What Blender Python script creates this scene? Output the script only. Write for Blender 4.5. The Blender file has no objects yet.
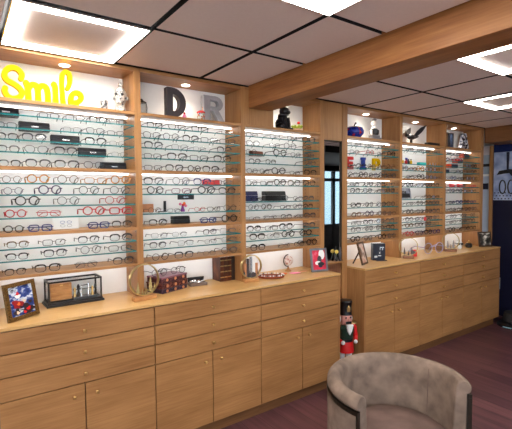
import bpy, bmesh, math, random
from mathutils import Vector, Matrix
random.seed(3)
PI = math.pi
SC = bpy.context.scene
COL = SC.collection

# ------------------------------------------------------------------ camera, world, exposure
cam_d = bpy.data.cameras.new('camera')
cam = bpy.data.objects.new('camera', cam_d)
COL.objects.link(cam)
SC.camera = cam
cam_d.sensor_fit = 'HORIZONTAL'
cam_d.sensor_width = 36.0
cam_d.lens = 415.25 / 512 * 36.0
cam_d.clip_start = 0.05
YAW, PITCH, ROLL = math.radians(35.378), math.radians(2.708), math.radians(-0.392)
fw = Vector((math.sin(YAW) * math.cos(PITCH), math.cos(YAW) * math.cos(PITCH), -math.sin(PITCH)))
rt = Vector((math.cos(YAW), -math.sin(YAW), 0))
up = rt.cross(fw)
r2 = rt * math.cos(ROLL) + up * math.sin(ROLL)
u2 = -rt * math.sin(ROLL) + up * math.cos(ROLL)
cam.matrix_world = Matrix(((r2.x, u2.x, -fw.x, 0), (r2.y, u2.y, -fw.y, 0), (r2.z, u2.z, -fw.z, 1.6603), (0, 0, 0, 1)))

SC.view_settings.view_transform = 'Standard'
SC.view_settings.look = 'None'
SC.view_settings.gamma = 1.0
SC.view_settings.use_curve_mapping = False
SC.view_settings.exposure = 1.3
SC.cycles.transparent_max_bounces = 40
SC.cycles.max_bounces = 10
SC.cycles.sample_clamp_indirect = 6.0

world = bpy.data.worlds.new('daylight')
SC.world = world
world.use_nodes = True
world.node_tree.nodes['Background'].inputs[0].default_value = (0.96, 0.96, 1.0, 1)
world.node_tree.nodes['Background'].inputs[1].default_value = 3.5

E_FRAME = 16.0      # ceiling light frames
E_STRIP = 4.4      # strips under the shelves
E_DOWN = 2.5        # watts of each downlight
E_BULB = 9.0

# ------------------------------------------------------------------ helpers
class MB:
    def __init__(self):
        self.bm = bmesh.new()

    def _face(self, vs, mi):
        try:
            f = self.bm.faces.new(vs)
            f.material_index = mi
            return f
        except ValueError:
            return None

    def box(self, x0, x1, y0, y1, z0, z1, mi=0, M=None, faces=None):
        c = [(x0, y0, z0), (x1, y0, z0), (x1, y1, z0), (x0, y1, z0), (x0, y0, z1), (x1, y0, z1), (x1, y1, z1), (x0, y1, z1)]
        v = [self.bm.verts.new(M @ Vector(p) if M else p) for p in c]
        for k, q in enumerate(((3, 2, 1, 0), (4, 5, 6, 7), (0, 1, 5, 4), (1, 2, 6, 5), (2, 3, 7, 6), (3, 0, 4, 7))):
            self._face([v[i] for i in q], faces[k] if faces else mi)
        return self

    def cyl(self, p0, p1, r0, r1=None, n=12, mi=0):
        p0, p1 = Vector(p0), Vector(p1)
        r1 = r0 if r1 is None else r1
        d = (p1 - p0).normalized()
        a = d.orthogonal().normalized()
        b = d.cross(a)
        A, B = [], []
        for k in range(n):
            t = 2 * PI * k / n
            o = a * math.cos(t) + b * math.sin(t)
            A.append(self.bm.verts.new(p0 + o * r0))
            B.append(self.bm.verts.new(p1 + o * r1))
        for k in range(n):
            self._face([A[k], A[(k + 1) % n], B[(k + 1) % n], B[k]], mi)
        self._face(A[::-1], mi)
        self._face(B, mi)
        return self

    def tube(self, pts, r, n=6, closed=False, mi=0, ry=None):
        pts = [Vector(p) for p in pts]
        N = len(pts)
        rings = []
        for i, p in enumerate(pts):
            q0 = pts[(i - 1) % N] if closed or i > 0 else p
            q1 = pts[(i + 1) % N] if closed or i < N - 1 else p
            d = (q1 - q0).normalized()
            ref = Vector((0, 1, 0)) if abs(d.y) < 0.9 else Vector((0, 0, 1))
            a = d.cross(ref).normalized()
            b = a.cross(d).normalized()
            rr = r[i] if isinstance(r, (list, tuple)) else r
            ring = []
            for k in range(n):
                t = 2 * PI * (k + .5) / n
                ring.append(self.bm.verts.new(p + a * math.cos(t) * rr + b * math.sin(t) * (ry if ry else rr)))
            rings.append(ring)
        for i in range(N if closed else N - 1):
            A, B = rings[i], rings[(i + 1) % N]
            for k in range(n):
                self._face([A[k], A[(k + 1) % n], B[(k + 1) % n], B[k]], mi)
        if not closed:
            self._face(rings[0][::-1], mi)
            self._face(rings[-1], mi)
        return self

    def lathe(self, prof, cx=0, cy=0, n=20, mi=0, M=None):
        rings = []
        for r, z in prof:
            ring = []
            for k in range(n):
                t = 2 * PI * k / n
                p = Vector((cx + r * math.cos(t), cy + r * math.sin(t), z))
                ring.append(self.bm.verts.new(M @ p if M else p))
            rings.append(ring)
        for A, B in zip(rings, rings[1:]):
            for k in range(n):
                self._face([A[k], A[(k + 1) % n], B[(k + 1) % n], B[k]], mi)
        self._face(rings[0][::-1], mi)
        self._face(rings[-1], mi)
        return self

    def ball(self, c, r, mi=0, nu=14, nv=9, M=None):
        if not isinstance(r, (tuple, list)):
            r = (r, r, r)
        rings = []
        for i in range(nv + 1):
            th = PI * (i + .02) / (nv + .04)
            rings.append([Vector((c[0] + r[0] * math.sin(th) * math.cos(2 * PI * k / nu),
                                  c[1] + r[1] * math.sin(th) * math.sin(2 * PI * k / nu),
                                  c[2] - r[2] * math.cos(th))) for k in range(nu)])
        V = [[self.bm.verts.new(M @ p if M else p) for p in ring] for ring in rings]
        for A, B in zip(V, V[1:]):
            for k in range(nu):
                self._face([A[k], A[(k + 1) % nu], B[(k + 1) % nu], B[k]], mi)
        self._face(V[0][::-1], mi)
        self._face(V[-1], mi)
        return self

    def prism(self, poly, y0, y1, mi=0, M=None):
        """a polygon in x, z pulled from y0 to y1"""
        A = [self.bm.verts.new(M @ Vector((x, y0, z)) if M else (x, y0, z)) for x, z in poly]
        B = [self.bm.verts.new(M @ Vector((x, y1, z)) if M else (x, y1, z)) for x, z in poly]
        n = len(poly)
        self._face(A, mi)
        self._face(B[::-1], mi)
        for k in range(n):
            self._face([A[(k + 1) % n], A[k], B[k], B[(k + 1) % n]], mi)
        return self

    def band(self, outer, inner, y0, y1, mi=0, closed=False):
        """the strip between two matching polylines in x, z, pulled from y0 to y1"""
        V = [[self.bm.verts.new((x, y, z)) for x, z in pl] for pl in (outer, inner) for y in (y0, y1)]
        o0, o1, i0, i1 = V
        n = len(outer)
        for k in range(n if closed else n - 1):
            j = (k + 1) % n
            self._face([o0[k], o0[j], i0[j], i0[k]], mi)
            self._face([o1[j], o1[k], i1[k], i1[j]], mi)
            self._face([o0[j], o0[k], o1[k], o1[j]], mi)
            self._face([i0[k], i0[j], i1[j], i1[k]], mi)
        if not closed:
            self._face([o0[0], i0[0], i1[0], o1[0]], mi)
            self._face([o0[-1], o1[-1], i1[-1], i0[-1]], mi)
        return self

    def stroke(self, pts, hw, y0, y1, mi=0, steps=5):
        """a thick pen stroke along a smooth line in x, z with round ends"""
        P = [Vector((p[0], 0, p[1])) for p in pts]
        S = []
        for i in range(len(P) - 1):
            a, b, c, d = P[max(i - 1, 0)], P[i], P[i + 1], P[min(i + 2, len(P) - 1)]
            for s in range(steps):
                t = s / steps
                S.append(0.5 * ((2 * b) + (c - a) * t + (2 * a - 5 * b + 4 * c - d) * t * t + (3 * b - a - 3 * c + d) * t ** 3))
        S.append(P[-1])
        L, Rr = [], []
        for i, p in enumerate(S):
            d = (S[min(i + 1, len(S) - 1)] - S[max(i - 1, 0)]).normalized()
            nrm = Vector((-d.z, 0, d.x))
            L.append(((p + nrm * hw).x, (p + nrm * hw).z))
            Rr.append(((p - nrm * hw).x, (p - nrm * hw).z))
        self.band(L, Rr, y0, y1, mi)
        for p in (S[0], S[-1]):
            self.cyl((p.x, y0 + .0004, p.z), (p.x, y1 - .0004, p.z), hw, n=16, mi=mi)
        return self

    def build(self, name, mats, parent=None, smooth=False, bevel=0, loc=None, rz=0):
        me = bpy.data.meshes.new(name)
        bmesh.ops.recalc_face_normals(self.bm, faces=self.bm.faces[:])
        self.bm.to_mesh(me)
        self.bm.free()
        for m in (mats if isinstance(mats, (list, tuple)) else [mats]):
            me.materials.append(m)
        if smooth:
            for p in me.polygons:
                p.use_smooth = True
            try:
                me.set_sharp_from_angle(angle=math.radians(38))
            except Exception:
                pass
        o = bpy.data.objects.new(name, me)
        COL.objects.link(o)
        if loc:
            o.location = loc
        o.rotation_euler.z = rz
        if parent:
            o.parent = parent
        if bevel:
            b = o.modifiers.new('edge', 'BEVEL')
            b.width = bevel
            b.segments = 2
            b.limit_method = 'ANGLE'
        return o


def tag(o, label, cat, group=None):
    o['label'] = label
    o['category'] = cat
    if group:
        o['group'] = group
    return o


def thing(name, label, cat, loc=(0, 0, 0), rz=0, group=None):
    o = bpy.data.objects.new(name, None)
    o.empty_display_size = 0.05
    COL.objects.link(o)
    o.location = loc
    o.rotation_euler = (0, 0, rz)
    return tag(o, label, cat, group)


def struct(o):
    o['kind'] = 'structure'
    return o


def copy_tree(o, parent=None):
    c = o.copy()
    COL.objects.link(c)
    c.parent = parent
    for ch in list(o.children):
        copy_tree(ch, c)
    return c


# ------------------------------------------------------------------ materials
def srgb(r, g, b):
    f = lambda c: (c / 255 / 12.92) if c / 255 <= 0.04045 else ((c / 255 + 0.055) / 1.055) ** 2.4
    return (f(r), f(g), f(b), 1)


def mat(name, col, rough=0.5, metal=0.0, var=0.06, scale=30, bump=0.0, spec=0.5, coat=0.0, alpha=None):
    m = bpy.data.materials.new(name)
    m.use_nodes = True
    nt = m.node_tree
    bs = nt.nodes['Principled BSDF']
    bs.inputs['Roughness'].default_value = rough
    bs.inputs['Metallic'].default_value = metal
    bs.inputs['Specular IOR Level'].default_value = spec
    bs.inputs['Coat Weight'].default_value = coat
    tc = nt.nodes.new('ShaderNodeTexCoord')
    nz = nt.nodes.new('ShaderNodeTexNoise')
    nz.inputs['Scale'].default_value = scale
    nz.inputs['Detail'].default_value = 3
    nt.links.new(tc.outputs['Object'], nz.inputs['Vector'])
    rp = nt.nodes.new('ShaderNodeValToRGB')
    rp.color_ramp.elements[0].position = 0.3
    rp.color_ramp.elements[1].position = 0.7
    rp.color_ramp.elements[0].color = tuple(c * (1 - var) for c in col[:3]) + (1,)
    rp.color_ramp.elements[1].color = tuple(min(1, c * (1 + var)) for c in col[:3]) + (1,)
    nt.links.new(nz.outputs['Fac'], rp.inputs['Fac'])
    nt.links.new(rp.outputs['Color'], bs.inputs['Base Color'])
    if bump:
        bp = nt.nodes.new('ShaderNodeBump')
        bp.inputs['Strength'].default_value = bump
        bp.inputs['Distance'].default_value = 0.002
        nt.links.new(nz.outputs['Fac'], bp.inputs['Height'])
        nt.links.new(bp.outputs['Normal'], bs.inputs['Normal'])
    return m


def wood(name, dark, light, axis, rough=0.42, stretch=1.0, streak=30.0, bands=7.0):
    """streaks run along the axis, with broad soft cathedral bands across them"""
    m = bpy.data.materials.new(name)
    m.use_nodes = True
    nt = m.node_tree
    bs = nt.nodes['Principled BSDF']
    bs.inputs['Roughness'].default_value = rough
    bs.inputs['Specular IOR Level'].default_value = 0.35
    tc = nt.nodes.new('ShaderNodeTexCoord')

    def noise(sl, sc, det):
        mp = nt.nodes.new('ShaderNodeMapping')
        mp.inputs['Scale'].default_value = [sl if k == axis else sc for k in range(3)]
        nt.links.new(tc.outputs['Object'], mp.inputs['Vector'])
        n = nt.nodes.new('ShaderNodeTexNoise')
        n.inputs['Scale'].default_value = 1.0
        n.inputs['Detail'].default_value = det
        n.inputs['Roughness'].default_value = 0.6
        nt.links.new(mp.outputs['Vector'], n.inputs['Vector'])
        return n.outputs['Fac']
    a = noise(1.1 * stretch, bands, 4)
    b = noise(3.0 * stretch, streak * 3, 3)
    mx = nt.nodes.new('ShaderNodeMix')
    mx.data_type = 'FLOAT'
    mx.inputs[0].default_value = 0.38
    nt.links.new(a, mx.inputs[2])
    nt.links.new(b, mx.inputs[3])
    rp = nt.nodes.new('ShaderNodeValToRGB')
    rp.color_ramp.elements[0].position = 0.36
    rp.color_ramp.elements[0].color = dark
    rp.color_ramp.elements[1].position = 0.62
    rp.color_ramp.elements[1].color = light
    nt.links.new(mx.outputs[0], rp.inputs['Fac'])
    nt.links.new(rp.outputs['Color'], bs.inputs['Base Color'])
    bp = nt.nodes.new('ShaderNodeBump')
    bp.inputs['Strength'].default_value = 0.12
    bp.inputs['Distance'].default_value = 0.001
    nt.links.new(b, bp.inputs['Height'])
    nt.links.new(bp.outputs['Normal'], bs.inputs['Normal'])
    return m


def glow(name, col, strength):
    m = bpy.data.materials.new(name)
    m.use_nodes = True
    nt = m.node_tree
    nt.nodes.remove(nt.nodes['Principled BSDF'])
    e = nt.nodes.new('ShaderNodeEmission')
    e.inputs[0].default_value = col
    e.inputs[1].default_value = strength
    nt.links.new(e.outputs[0], nt.nodes['Material Output'].inputs[0])
    return m


def clear(name, tint, gloss=0.08, rough=0.02, fres=0.35):
    """thin clear glass: light passes straight through, a little is mirrored"""
    m = bpy.data.materials.new(name)
    m.use_nodes = True
    nt = m.node_tree
    nt.nodes.remove(nt.nodes['Principled BSDF'])
    t = nt.nodes.new('ShaderNodeBsdfTransparent')
    t.inputs[0].default_value = tint
    g = nt.nodes.new('ShaderNodeBsdfGlossy')
    g.inputs['Roughness'].default_value = rough
    lw = nt.nodes.new('ShaderNodeLayerWeight')
    lw.inputs[0].default_value = 0.25
    mul = nt.nodes.new('ShaderNodeMath')
    mul.operation = 'MULTIPLY_ADD'
    mul.inputs[1].default_value = fres
    mul.inputs[2].default_value = gloss
    nt.links.new(lw.outputs['Fresnel'], mul.inputs[0])
    mx = nt.nodes.new('ShaderNodeMixShader')
    nt.links.new(mul.outputs[0], mx.inputs[0])
    nt.links.new(t.outputs[0], mx.inputs[1])
    nt.links.new(g.outputs[0], mx.inputs[2])
    nt.links.new(mx.outputs[0], nt.nodes['Material Output'].inputs[0])
    return m


def blotch(name, stops, scale=12.0, seed=0.0, rough=0.35, detail=3.0, stretch=(1, 1, 1)):
    """a printed picture or patterned stuff: noise through a ramp of colours"""
    m = bpy.data.materials.new(name)
    m.use_nodes = True
    nt = m.node_tree
    bs = nt.nodes['Principled BSDF']
    bs.inputs['Roughness'].default_value = rough
    tc = nt.nodes.new('ShaderNodeTexCoord')
    mp = nt.nodes.new('ShaderNodeMapping')
    mp.inputs['Location'].default_value = (seed, seed * .7, seed * 1.3)
    mp.inputs['Scale'].default_value = stretch
    nz = nt.nodes.new('ShaderNodeTexNoise')
    nz.inputs['Scale'].default_value = scale
    nz.inputs['Detail'].default_value = detail
    nt.links.new(tc.outputs['Object'], mp.inputs['Vector'])
    nt.links.new(mp.outputs['Vector'], nz.inputs['Vector'])
    rp = nt.nodes.new('ShaderNodeValToRGB')
    el = rp.color_ramp.elements
    while len(el) < len(stops):
        el.new(0.5)
    for e, (p, c) in zip(el, stops):
        e.position = p
        e.color = c
    nt.links.new(nz.outputs['Fac'], rp.inputs['Fac'])
    nt.links.new(rp.outputs['Color'], bs.inputs['Base Color'])
    return m


OAK_D, OAK_L = srgb(142, 98, 58), srgb(180, 132, 84)
M = {}
M['oak_x'] = wood('oak_along_x', OAK_D, OAK_L, 0)
M['oak_y'] = wood('oak_along_y', OAK_D, OAK_L, 1)
M['oak_z'] = wood('oak_along_z', OAK_D, OAK_L, 2)
M['oak_top'] = wood('oak_worktop', srgb(196, 152, 94), srgb(212, 172, 116), 0, rough=0.3)
M['beam'] = wood('beam_wood', srgb(124, 76, 42), srgb(168, 114, 66), 1, bands=9)
M['brown_wood'] = wood('brown_panel', srgb(112, 72, 52), srgb(140, 94, 68), 2)
M['plinth'] = wood('plinth_wood_shaded', srgb(108, 74, 46), srgb(132, 92, 60), 0)  # oak darkened: the shade of the recess under the cabinets is in the colour
M['small_wood'] = wood('small_wood', srgb(150, 100, 56), srgb(205, 150, 95), 0, stretch=6, streak=120, bands=40)
M['white'] = mat('white_wall', (0.80, 0.79, 0.77, 1), 0.55, var=0.01)
M['white_back'] = mat('white_back_panel', (0.90, 0.91, 0.91, 1), 0.5, var=0.01)
M['wall'] = mat('room_wall', (0.75, 0.72, 0.70, 1), 0.7, var=0.02)
M['ceil'] = mat('ceiling_panel', srgb(226, 212, 208), 0.75, var=0.02, scale=60)
M['dark_gap'] = mat('dark_gap', (0.004, 0.004, 0.006, 1), 0.9)
M['shadow_gap'] = mat('joint', (0.03, 0.018, 0.01, 1), 0.8)
M['navy'] = mat('navy_panel', srgb(16, 18, 44), 0.4, var=0.1)
M['black'] = mat('black_plastic', (0.006, 0.006, 0.008, 1), 0.35)
M['black_matt'] = mat('black_matt', (0.008, 0.008, 0.010, 1), 0.7)
M['brass'] = mat('brass', (0.75, 0.5, 0.2, 1), 0.3, 1.0)
M['gold'] = mat('gold', (0.72, 0.56, 0.26, 1), 0.32, 1.0)
M['silver'] = mat('silver', (0.75, 0.76, 0.78, 1), 0.25, 1.0)
M['grey_metal'] = mat('grey_metal', (0.22, 0.22, 0.24, 1), 0.35, 0.8)
M['glow'] = glow('light_panel', (1.0, 0.955, 0.87, 1), E_FRAME)
M['strip'] = glow('light_strip', (1.0, 0.97, 0.93, 1), E_STRIP)
M['bulb'] = glow('bulb', (1.0, 0.92, 0.76, 1), E_BULB)
M['glass'] = clear('shelf_glass', (0.985, 1.0, 0.995, 1), 0.010, fres=.06)
M['glass_edge'] = mat('shelf_glass_edge', srgb(12, 112, 116), 0.15, var=0.15, scale=8)
M['lens'] = clear('clear_lens', (0.93, 0.94, 0.95, 1), 0.03)
M['dark_lens'] = clear('dark_lens', (0.04, 0.04, 0.05, 1), 0.06)
M['pane'] = clear('clear_pane', (0.94, 0.96, 0.96, 1), 0.03)
M['case_pane'] = clear('case_pane', (0.98, 0.985, 0.985, 1), 0.006, fres=.12)
M['yellow'] = mat('yellow_paint', srgb(214, 172, 0), 0.7, var=0.02, spec=0.1)
M['red'] = mat('red_paint', srgb(205, 28, 30), 0.4)
M['blue'] = mat('blue_paint', srgb(26, 52, 150), 0.4)
M['cyan'] = mat('turquoise', srgb(40, 190, 190), 0.4)
M['pink'] = mat('pink', srgb(235, 130, 170), 0.4)
M['green'] = mat('green_leaf', srgb(150, 170, 60), 0.5, var=0.25)
M['paper'] = mat('white_card', (0.82, 0.83, 0.84, 1), 0.6, var=0.01)
M['grey'] = mat('grey_plastic', (0.25, 0.25, 0.27, 1), 0.5)
M['skin'] = mat('painted_skin', srgb(214, 150, 140), 0.45)
M['cream'] = mat('cream', srgb(232, 205, 180), 0.5)
M['orange'] = mat('orange', srgb(236, 120, 50), 0.5)
M['tan'] = mat('tan_leather', srgb(190, 130, 90), 0.6, var=0.12)
M['charcoal'] = mat('charcoal_letter', srgb(62, 56, 60), 0.45)
M['steel'] = mat('brushed_silver_letter', srgb(176, 178, 186), 0.33, 0.45, var=0.15, scale=14)
M['mirror'] = mat('mirror_glass', (0.86, 0.88, 0.88, 1), 0.01, 1.0, var=0.0)


def floor_material():
    m = bpy.data.materials.new('dark_plank_floor')
    m.use_nodes = True
    nt = m.node_tree
    bs = nt.nodes['Principled BSDF']
    bs.inputs['Roughness'].default_value = 0.38
    tc = nt.nodes.new('ShaderNodeTexCoord')
    mp = nt.nodes.new('ShaderNodeMapping')
    mp.inputs['Rotation'].default_value = (0, 0, PI / 2)
    br = nt.nodes.new('ShaderNodeTexBrick')
    br.inputs['Color1'].default_value = srgb(98, 62, 66)
    br.inputs['Color2'].default_value = srgb(70, 42, 48)
    br.inputs['Mortar'].default_value = srgb(40, 22, 26)
    br.inputs['Scale'].default_value = 1.0
    br.inputs['Mortar Size'].default_value = 0.002
    br.inputs['Brick Width'].default_value = 1.3
    br.inputs['Row Height'].default_value = 0.15
    nt.links.new(tc.outputs['Object'], mp.inputs['Vector'])
    nt.links.new(mp.outputs['Vector'], br.inputs['Vector'])
    m2 = nt.nodes.new('ShaderNodeMapping')
    m2.inputs['Scale'].default_value = (26, 1.8, 1)
    nz = nt.nodes.new('ShaderNodeTexNoise')
    nz.inputs['Scale'].default_value = 1.0
    nz.inputs['Detail'].default_value = 6
    nt.links.new(tc.outputs['Object'], m2.inputs['Vector'])
    nt.links.new(m2.outputs['Vector'], nz.inputs['Vector'])
    mx = nt.nodes.new('ShaderNodeMix')
    mx.data_type = 'RGBA'
    mx.blend_type = 'OVERLAY'
    mx.inputs[0].default_value = 0.9
    nt.links.new(br.outputs['Color'], mx.inputs[6])
    nt.links.new(nz.outputs['Fac'], mx.inputs[7])
    nt.links.new(mx.outputs[2], bs.inputs['Base Color'])
    return m


M['floor'] = floor_material()
M['velvet'] = mat('beige_velvet', srgb(122, 105, 94), 0.85, var=0.34, scale=11, bump=0.05, spec=0.2)
M['velvet_seat'] = mat('seat_velvet', srgb(106, 86, 80), 0.85, var=0.3, scale=7, bump=0.05, spec=0.2)

# glasses frame colours: (words, material)
FRAME = {
    'k': ('black', mat('frame_black', (0.006, 0.006, 0.010, 1), 0.25)),
    's': ('silver', mat('frame_silver', (0.030, 0.032, 0.040, 1), 0.3, 0.2)),
    'g': ('gold', mat('frame_gold', (0.14, 0.09, 0.035, 1), 0.3, 0.5)),
    't': ('tortoise', mat('frame_tortoise', (0.12, 0.05, 0.02, 1), 0.25, var=0.9, scale=60)),
    'o': ('amber', mat('frame_amber', (0.55, 0.22, 0.04, 1), 0.25, var=0.8, scale=50)),
    'v': ('violet', mat('frame_violet', (0.05, 0.02, 0.09, 1), 0.25)),
    'b': ('dark blue', mat('frame_blue', (0.015, 0.03, 0.16, 1), 0.25)),
    'r': ('red', mat('frame_red', (0.5, 0.02, 0.03, 1), 0.25)),
    'y': ('grey', mat('frame_grey', (0.016, 0.017, 0.024, 1), 0.3)),
    'p': ('plum', mat('frame_plum', (0.20, 0.04, 0.09, 1), 0.25)),
}

# ------------------------------------------------------------------ the setting
FL = -0.035          # floor level
ZC = 2.5126          # underside of the ceiling panels
ZW = 0.97            # worktop
YB = 2.99            # face of the white wall behind the shelves
XE = 6.05            # end partition

b = MB(); b.box(-3.1, 9.3, -2.3, 3.15, FL - .1, FL)
struct(b.build('floor', M['floor']))

b = MB()
b.box(-3.1, 9.3, 3.0, 3.12, FL, 2.6)
struct(b.build('wall_back', M['white']))
b = MB(); b.box(-3.12, -3.0, -2.3, 3.0, FL, 2.6)
struct(b.build('wall_left', M['wall']))
b = MB(); b.box(9.2, 9.32, -2.3, 3.0, FL, 2.6)
struct(b.build('wall_right', M['wall']))
b = MB()
b.box(-3.0, 7.0, -2.32, -2.2, FL, .45)
b.box(-3.0, 7.0, -2.32, -2.2, 2.35, 2.6)
for q in (-3.0, -.6, 1.8):
    b.box(q, q + .2, -2.32, -2.2, .45, 2.35)
b.box(4.2, 7.0, -2.32, -2.2, .45, 2.35)
b.box(9.0, 9.2, -2.32, -2.2, FL, 2.6)
struct(b.build('wall_front', M['wall']))
# end partition: navy panel that carries the poster
b = MB(); b.box(XE, XE + .1, 0.36, 2.812, FL, 2.5)
struct(b.build('wall_end', M['navy']))

# ceiling: dark void above panels with dark joints
xs_l = [-2.924, -2.299, -1.674, -1.049, -0.424, 0.201, 0.826, 1.451, 1.878]
xs_r = [2.094, 2.563, 3.188, 3.818, 4.443, 5.068, 5.63, 6.2, 6.82, 7.44, 8.06, 8.68, 9.2]
ys = [-2.2, -1.69, -1.065, -0.44, 0.185, 0.81, 1.437, 2.065, 2.728]
LIT = {(5, 7): 'second row from the shelves, above the Smile sign', }
lights = [(0.201, 2.065, .625, .655), (0.826, 0.81, .625, .627), (2.563, 0.81, .625, .627), (3.818, 1.437, .625, .628),
          (-1.049, 0.81, .625, .627), (-0.424, -0.44, .625, .625), (0.826, -1.065, .625, .625), (3.188, -0.44, .63, .625),
          (-1.674, 2.065, .625, .655)]
lit_cells = {(round(a, 3), round(c, 3)) for a, c, *_ in lights}
b = MB()
b.box(-3.0, 9.2, -2.2, 3.0, 2.575, 2.6, 1)
g = .015
for xs in (xs_l, xs_r):
    for x0, x1 in zip(xs, xs[1:]):
        for y0, y1 in zip(ys, ys[1:]):
            if (round(x0, 3), round(y0, 3)) in lit_cells:
                continue
            b.box(x0 + g, x1 - g, y0 + g, y1 - g, ZC, ZC + .02, 0, faces=(0, 1, 1, 1, 1, 1))
struct(b.build('ceiling', [M['ceil'], M['dark_gap']]))

b = MB(); b.box(1.878, 2.092, -2.2, 2.737, 2.345, 2.575)
struct(b.build('trim_1', M['beam'], bevel=.003))
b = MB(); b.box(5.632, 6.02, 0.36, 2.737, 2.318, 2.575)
struct(b.build('trim_2', wood('header_wood_shaded', srgb(100, 64, 38), srgb(132, 90, 56), 1), bevel=.003))  # header stands in shade, painted in as a darker wood than the beam
# dark dropped ceiling over the entrance
b = MB(); b.box(5.2, 9.2, -2.2, .30, 2.40, 2.56)
struct(b.build('trim_6', mat('dark_soffit', (.006, .005, .005, 1), .7)))
b = MB(); b.box(7.0, 9.0, -2.32, -2.2, 2.32, 2.6)
struct(b.build('trim_7', M['black_matt']))
# jamb beside the pale door at the end
b = MB(); b.box(XE - .03, XE + .1, 2.812, 2.852, FL, 2.318)
struct(b.build('trim_3', M['oak_z']))

# pale door at the end of the shelves
d = struct(thing('door_1', 'pale blue-grey door between the shelves and the navy partition', 'door', (XE, 0, 0)))
for k in ('label', 'category'):
    del d[k]
M['pale_door'] = mat('pale_door', srgb(176, 186, 204), 0.35, var=0.02)
M['pale_high'] = mat('pale_overdoor', srgb(196, 186, 186), 0.5, var=0.02)
M['pale_glass'] = mat('frosted_glass', srgb(160, 172, 186), 0.15, var=0.05)
b = MB(); b.box(.02, .07, 2.853, 2.985, FL, 1.90); b.build('leaf', M['pale_door'], d)
b = MB(); b.box(.01, .08, 2.853, 2.985, 2.20, 2.318); b.build('head_panel', M['pale_high'], d)
b = MB(); b.box(.02, .06, 2.858, 2.985, 1.93, 2.035); b.box(.02, .06, 2.858, 2.985, 2.075, 2.20); b.build('pane', M['pale_glass'], d)
b = MB(); b.box(.008, .07, 2.853, 2.985, 2.035, 2.075); b.build('rail', M['black'], d)
b = MB(); b.box(.008, .07, 2.853, 2.985, 1.90, 1.93); b.build('transom', M['white'], d)
b = MB(); b.box(-.002, .0195, 2.885, 2.96, 1.715, 1.80)
tag(b.build('door_sign', M['navy'], loc=(XE, 0, 0)), 'small square navy sign fixed to the pale door', 'sign')

# unseen shop windows added behind the viewer to brighten room and ceiling
for k, q in enumerate((-2.8, -.4, 2.0)):
    wn = struct(thing('window_%d' % (k + 1), 'x', 'window', (q, -2.26, .45)))
    for kk in ('label', 'category'):
        del wn[kk]
    wd = 2.2 if k < 3 else 2.4
    b = MB(); b.box(0, .05, -.03, .03, 0, 1.9); b.box(wd - .05, wd, -.03, .03, 0, 1.9); b.box(.05, wd - .05, -.03, .03, 0, .05); b.box(.05, wd - .05, -.03, .03, 1.85, 1.9)
    b.build('window_frame', M['black'], wn)
    b = MB(); b.box(.05, wd - .05, -.003, .003, .05, 1.85); b.build('pane', M['pane'], wn)
# storefront on the far side of the room, seen in the mirror strip
d2 = struct(thing('door_2', 'x', 'door', (0, -2.26, 0)))
for k in ('label', 'category'):
    del d2[k]
b = MB()
for xa in (7.0, 7.56, 7.985, 8.34, 8.92):
    b.box(xa, xa + .08, -.04, .04, FL, 2.32)
b.box(7.08, 8.92, -.04, .04, 2.0, 2.08); b.box(7.08, 8.92, -.04, .04, 2.26, 2.32)
b.build('frame', M['black'], d2)
b = MB(); b.box(7.08, 8.92, -.02, .02, FL, .88); b.build('kick_panel', M['black'], d2)
for xa, xb in ((7.08, 7.56), (7.64, 7.985), (8.065, 8.34), (8.42, 8.92)):
    b = MB(); b.box(xa, xb, -.004, .004, .88, 2.0); b.build('pane', M['pane'], d2)
b = MB(); b.box(7.08, 8.92, -.004, .004, 2.08, 2.26); b.build('pane', M['pane'], d2)
b = MB(); b.box(-1, 14, -9, -2.4, FL - .1, FL - .02)
struct(b.build('trim_4', mat('pavement', (.45, .44, .42, 1), .8)))
b = MB(); b.box(-1, 16, -8.4, -8.0, FL, 6)
struct(b.build('trim_5', mat('house_across', (.10, .16, .20, 1), .8)))

# ------------------------------------------------------------------ ceiling light frames
def light_frame(x0, y0, w, h, label):
    t = thing('ceiling_light', label, 'light', (x0, y0, ZC), 0, 'square ceiling light frames')
    s, e = .056, .012
    b = MB()
    o = [(e, e), (w - e, e), (w - e, h - e), (e, h - e)]
    b.box(e, w - e, e, e + s, -.012, .016); b.box(e, w - e, h - e - s, h - e, -.012, .016)
    b.box(e, e + s, e + s, h - e - s, -.012, .016); b.box(w - e - s, w - e, e + s, h - e - s, -.012, .016)
    b.build('diffuser', M['glow'], t)
    b = MB(); b.box(e + s, w - e - s, e + s, h - e - s, -.003, .03); b.build('centre_panel', M['ceil'], t)
    b = MB()
    b.box(.004, w - .004, .004, .011, -.012, .03); b.box(.004, w - .004, h - .011, h - .004, -.012, .03)
    b.box(.004, .011, .011, h - .011, -.012, .03); b.box(w - .011, w - .004, .011, h - .011, -.012, .03)
    b.build('rim', M['silver'], t)
LL = ['lit square ceiling frame right above the yellow Smile sign', 'lit square ceiling frame beside the wooden beam, cut by the top edge',
      'lit square ceiling frame just past the wooden beam', 'lit square ceiling frame closest to the far shelves'] + \
     ['lit square ceiling frame behind the viewer, %s' % w for w in ('first', 'second', 'third', 'fourth', 'fifth', 'sixth', 'seventh')]
for a, l in zip(lights, LL):
    light_frame(*a, l)

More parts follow.
